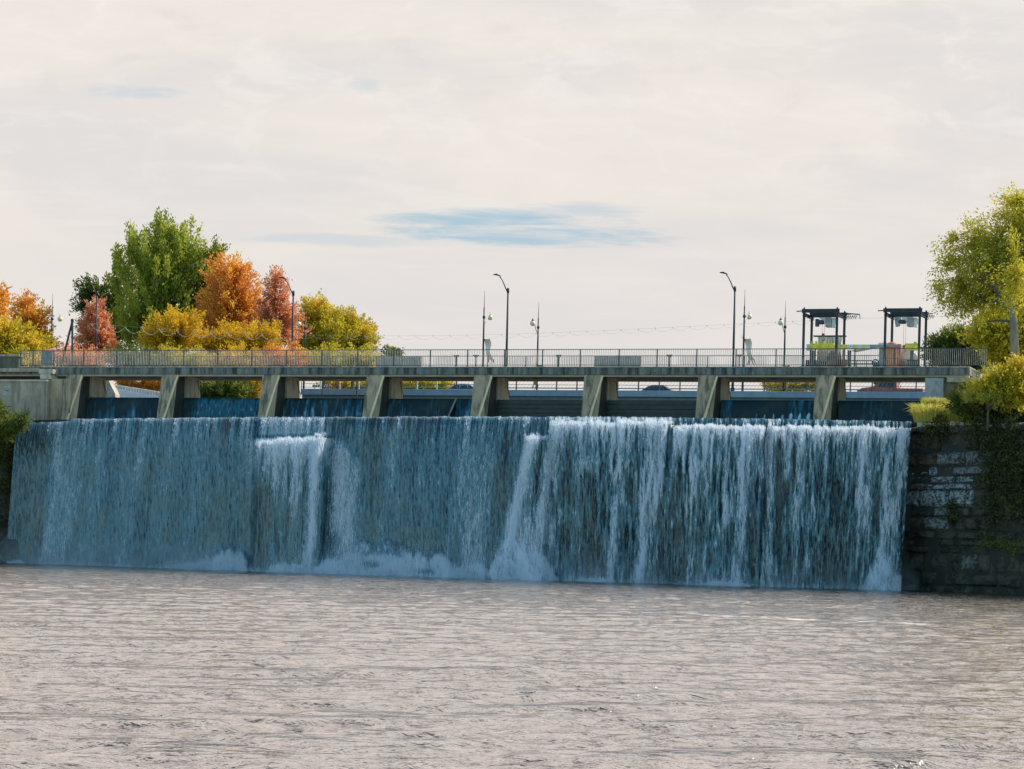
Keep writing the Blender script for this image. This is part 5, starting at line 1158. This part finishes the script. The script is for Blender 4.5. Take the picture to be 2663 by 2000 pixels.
# ivy and moss hanging on the walls
def ivy(label, frame, n, pts, seed, mat=ML_ivy, size=.085):
    rs = np.random.RandomState(seed); cs = []
    for (px, py, rx, ry, m_) in pts:
        for _ in range(int(n * m_)):
            a, b = rs.normal(0, .55, 2); x_, y_ = px + a * rx, py + b * ry; s_ = frame.s_of(x_, -.15, 6); q = frame.p(s_, -.12 - .2 * rs.rand(), frame.z_of(y_, s_, -.15))
            cs.append(tuple(q))
    cen = np.array(cs); v, ti, _ = leaf_cloud(rs, cen, 22, .13, size); b0 = cen[0]
    o = np_mesh('ivy', v - b0, np.arange(len(v)).reshape(-1, 4), mat, None, {'tint': ti}, smooth=False); o.location = tuple(b0); tag(o, label, 'ivy', kind='stuff')
ivy('dark ivy and moss hanging down the right stone wall', RW, 170, [(2600, 1130, 80, 40, 1.0), (2640, 1220, 50, 80, .9), (2575, 1250, 22, 110, .35), (2440, 1115, 40, 30, .35), (2620, 1310, 60, 60, .45), (2480, 1330, 20, 30, .12)], 61)
ivy('bright green moss tuft low on the right stone wall', RW, 60, [(2600, 1415, 50, 8, .7), (2650, 1425, 20, 8, .3)], 62, ML_dgreen, .05)
ivy('moss and small plants on the left rock wall', LF, 160, [(10, 1150, 30, 40, 1.2), (20, 1250, 24, 80, .5)], 63)

# ------------------------------------------------------------------ mist hanging at the foot of the falls
mb = MB(); vs = []; pr = [(0.6, 0.06), (5.2, 0.06), (4.4, 1.6), (2.6, 3.0), (1.2, 3.0)]
pxs = np.linspace(60, 2372, 40); pts = [lip_xy(p_) for p_ in pxs]
for i in range(len(pts)):
    a, b = pts[max(i - 1, 0)], pts[min(i + 1, len(pts) - 1)]; d = Vector((b[0] - a[0], b[1] - a[1])).normalized()
    for n_, z_ in pr: vs.append((pts[i][0] + d.y * n_, pts[i][1] - d.x * n_, z_))
K = len(pr); fs = [(i * K + j, i * K + (j + 1) % K, (i + 1) * K + (j + 1) % K, (i + 1) * K + j) for i in range(len(pts) - 1) for j in range(K)]
fs += [tuple(range(K)), tuple((len(pts) - 1) * K + j for j in range(K))[::-1]]
mb.add(vs, fs)
m = bpy.data.materials.new('mist'); m.use_nodes = True; m.node_tree.nodes.clear(); gg = G(m.node_tree); o = gg.n('ShaderNodeOutputMaterial')
p = gg.n('ShaderNodeNewGeometry').outputs['Position']; z_ = gg.n('ShaderNodeSeparateXYZ', {0: p}).outputs[2]
nz = gg.noise(p, 0.55, 3, 0.6)
dn = gg.m('MULTIPLY', gg.m('MULTIPLY', gg.smooth(nz, 0.40, 0.68), gg.m('POWER', gg.smooth(z_, 2.9, 0.0), 2.0)), 0.26)
pv = gg.n('ShaderNodeVolumePrincipled', {'Color': c4(0.95, 0.96, 0.97), 'Density': dn, 'Anisotropy': 0.1})
gg.t.links.new(pv.outputs[0], o.inputs['Volume'])
mo = mb.build('mist', m); tag(mo, 'thin white mist drifting along the foot of the falls', kind='stuff')
S.cycles.volume_step_rate = 2.0; S.cycles.volume_max_steps = 32
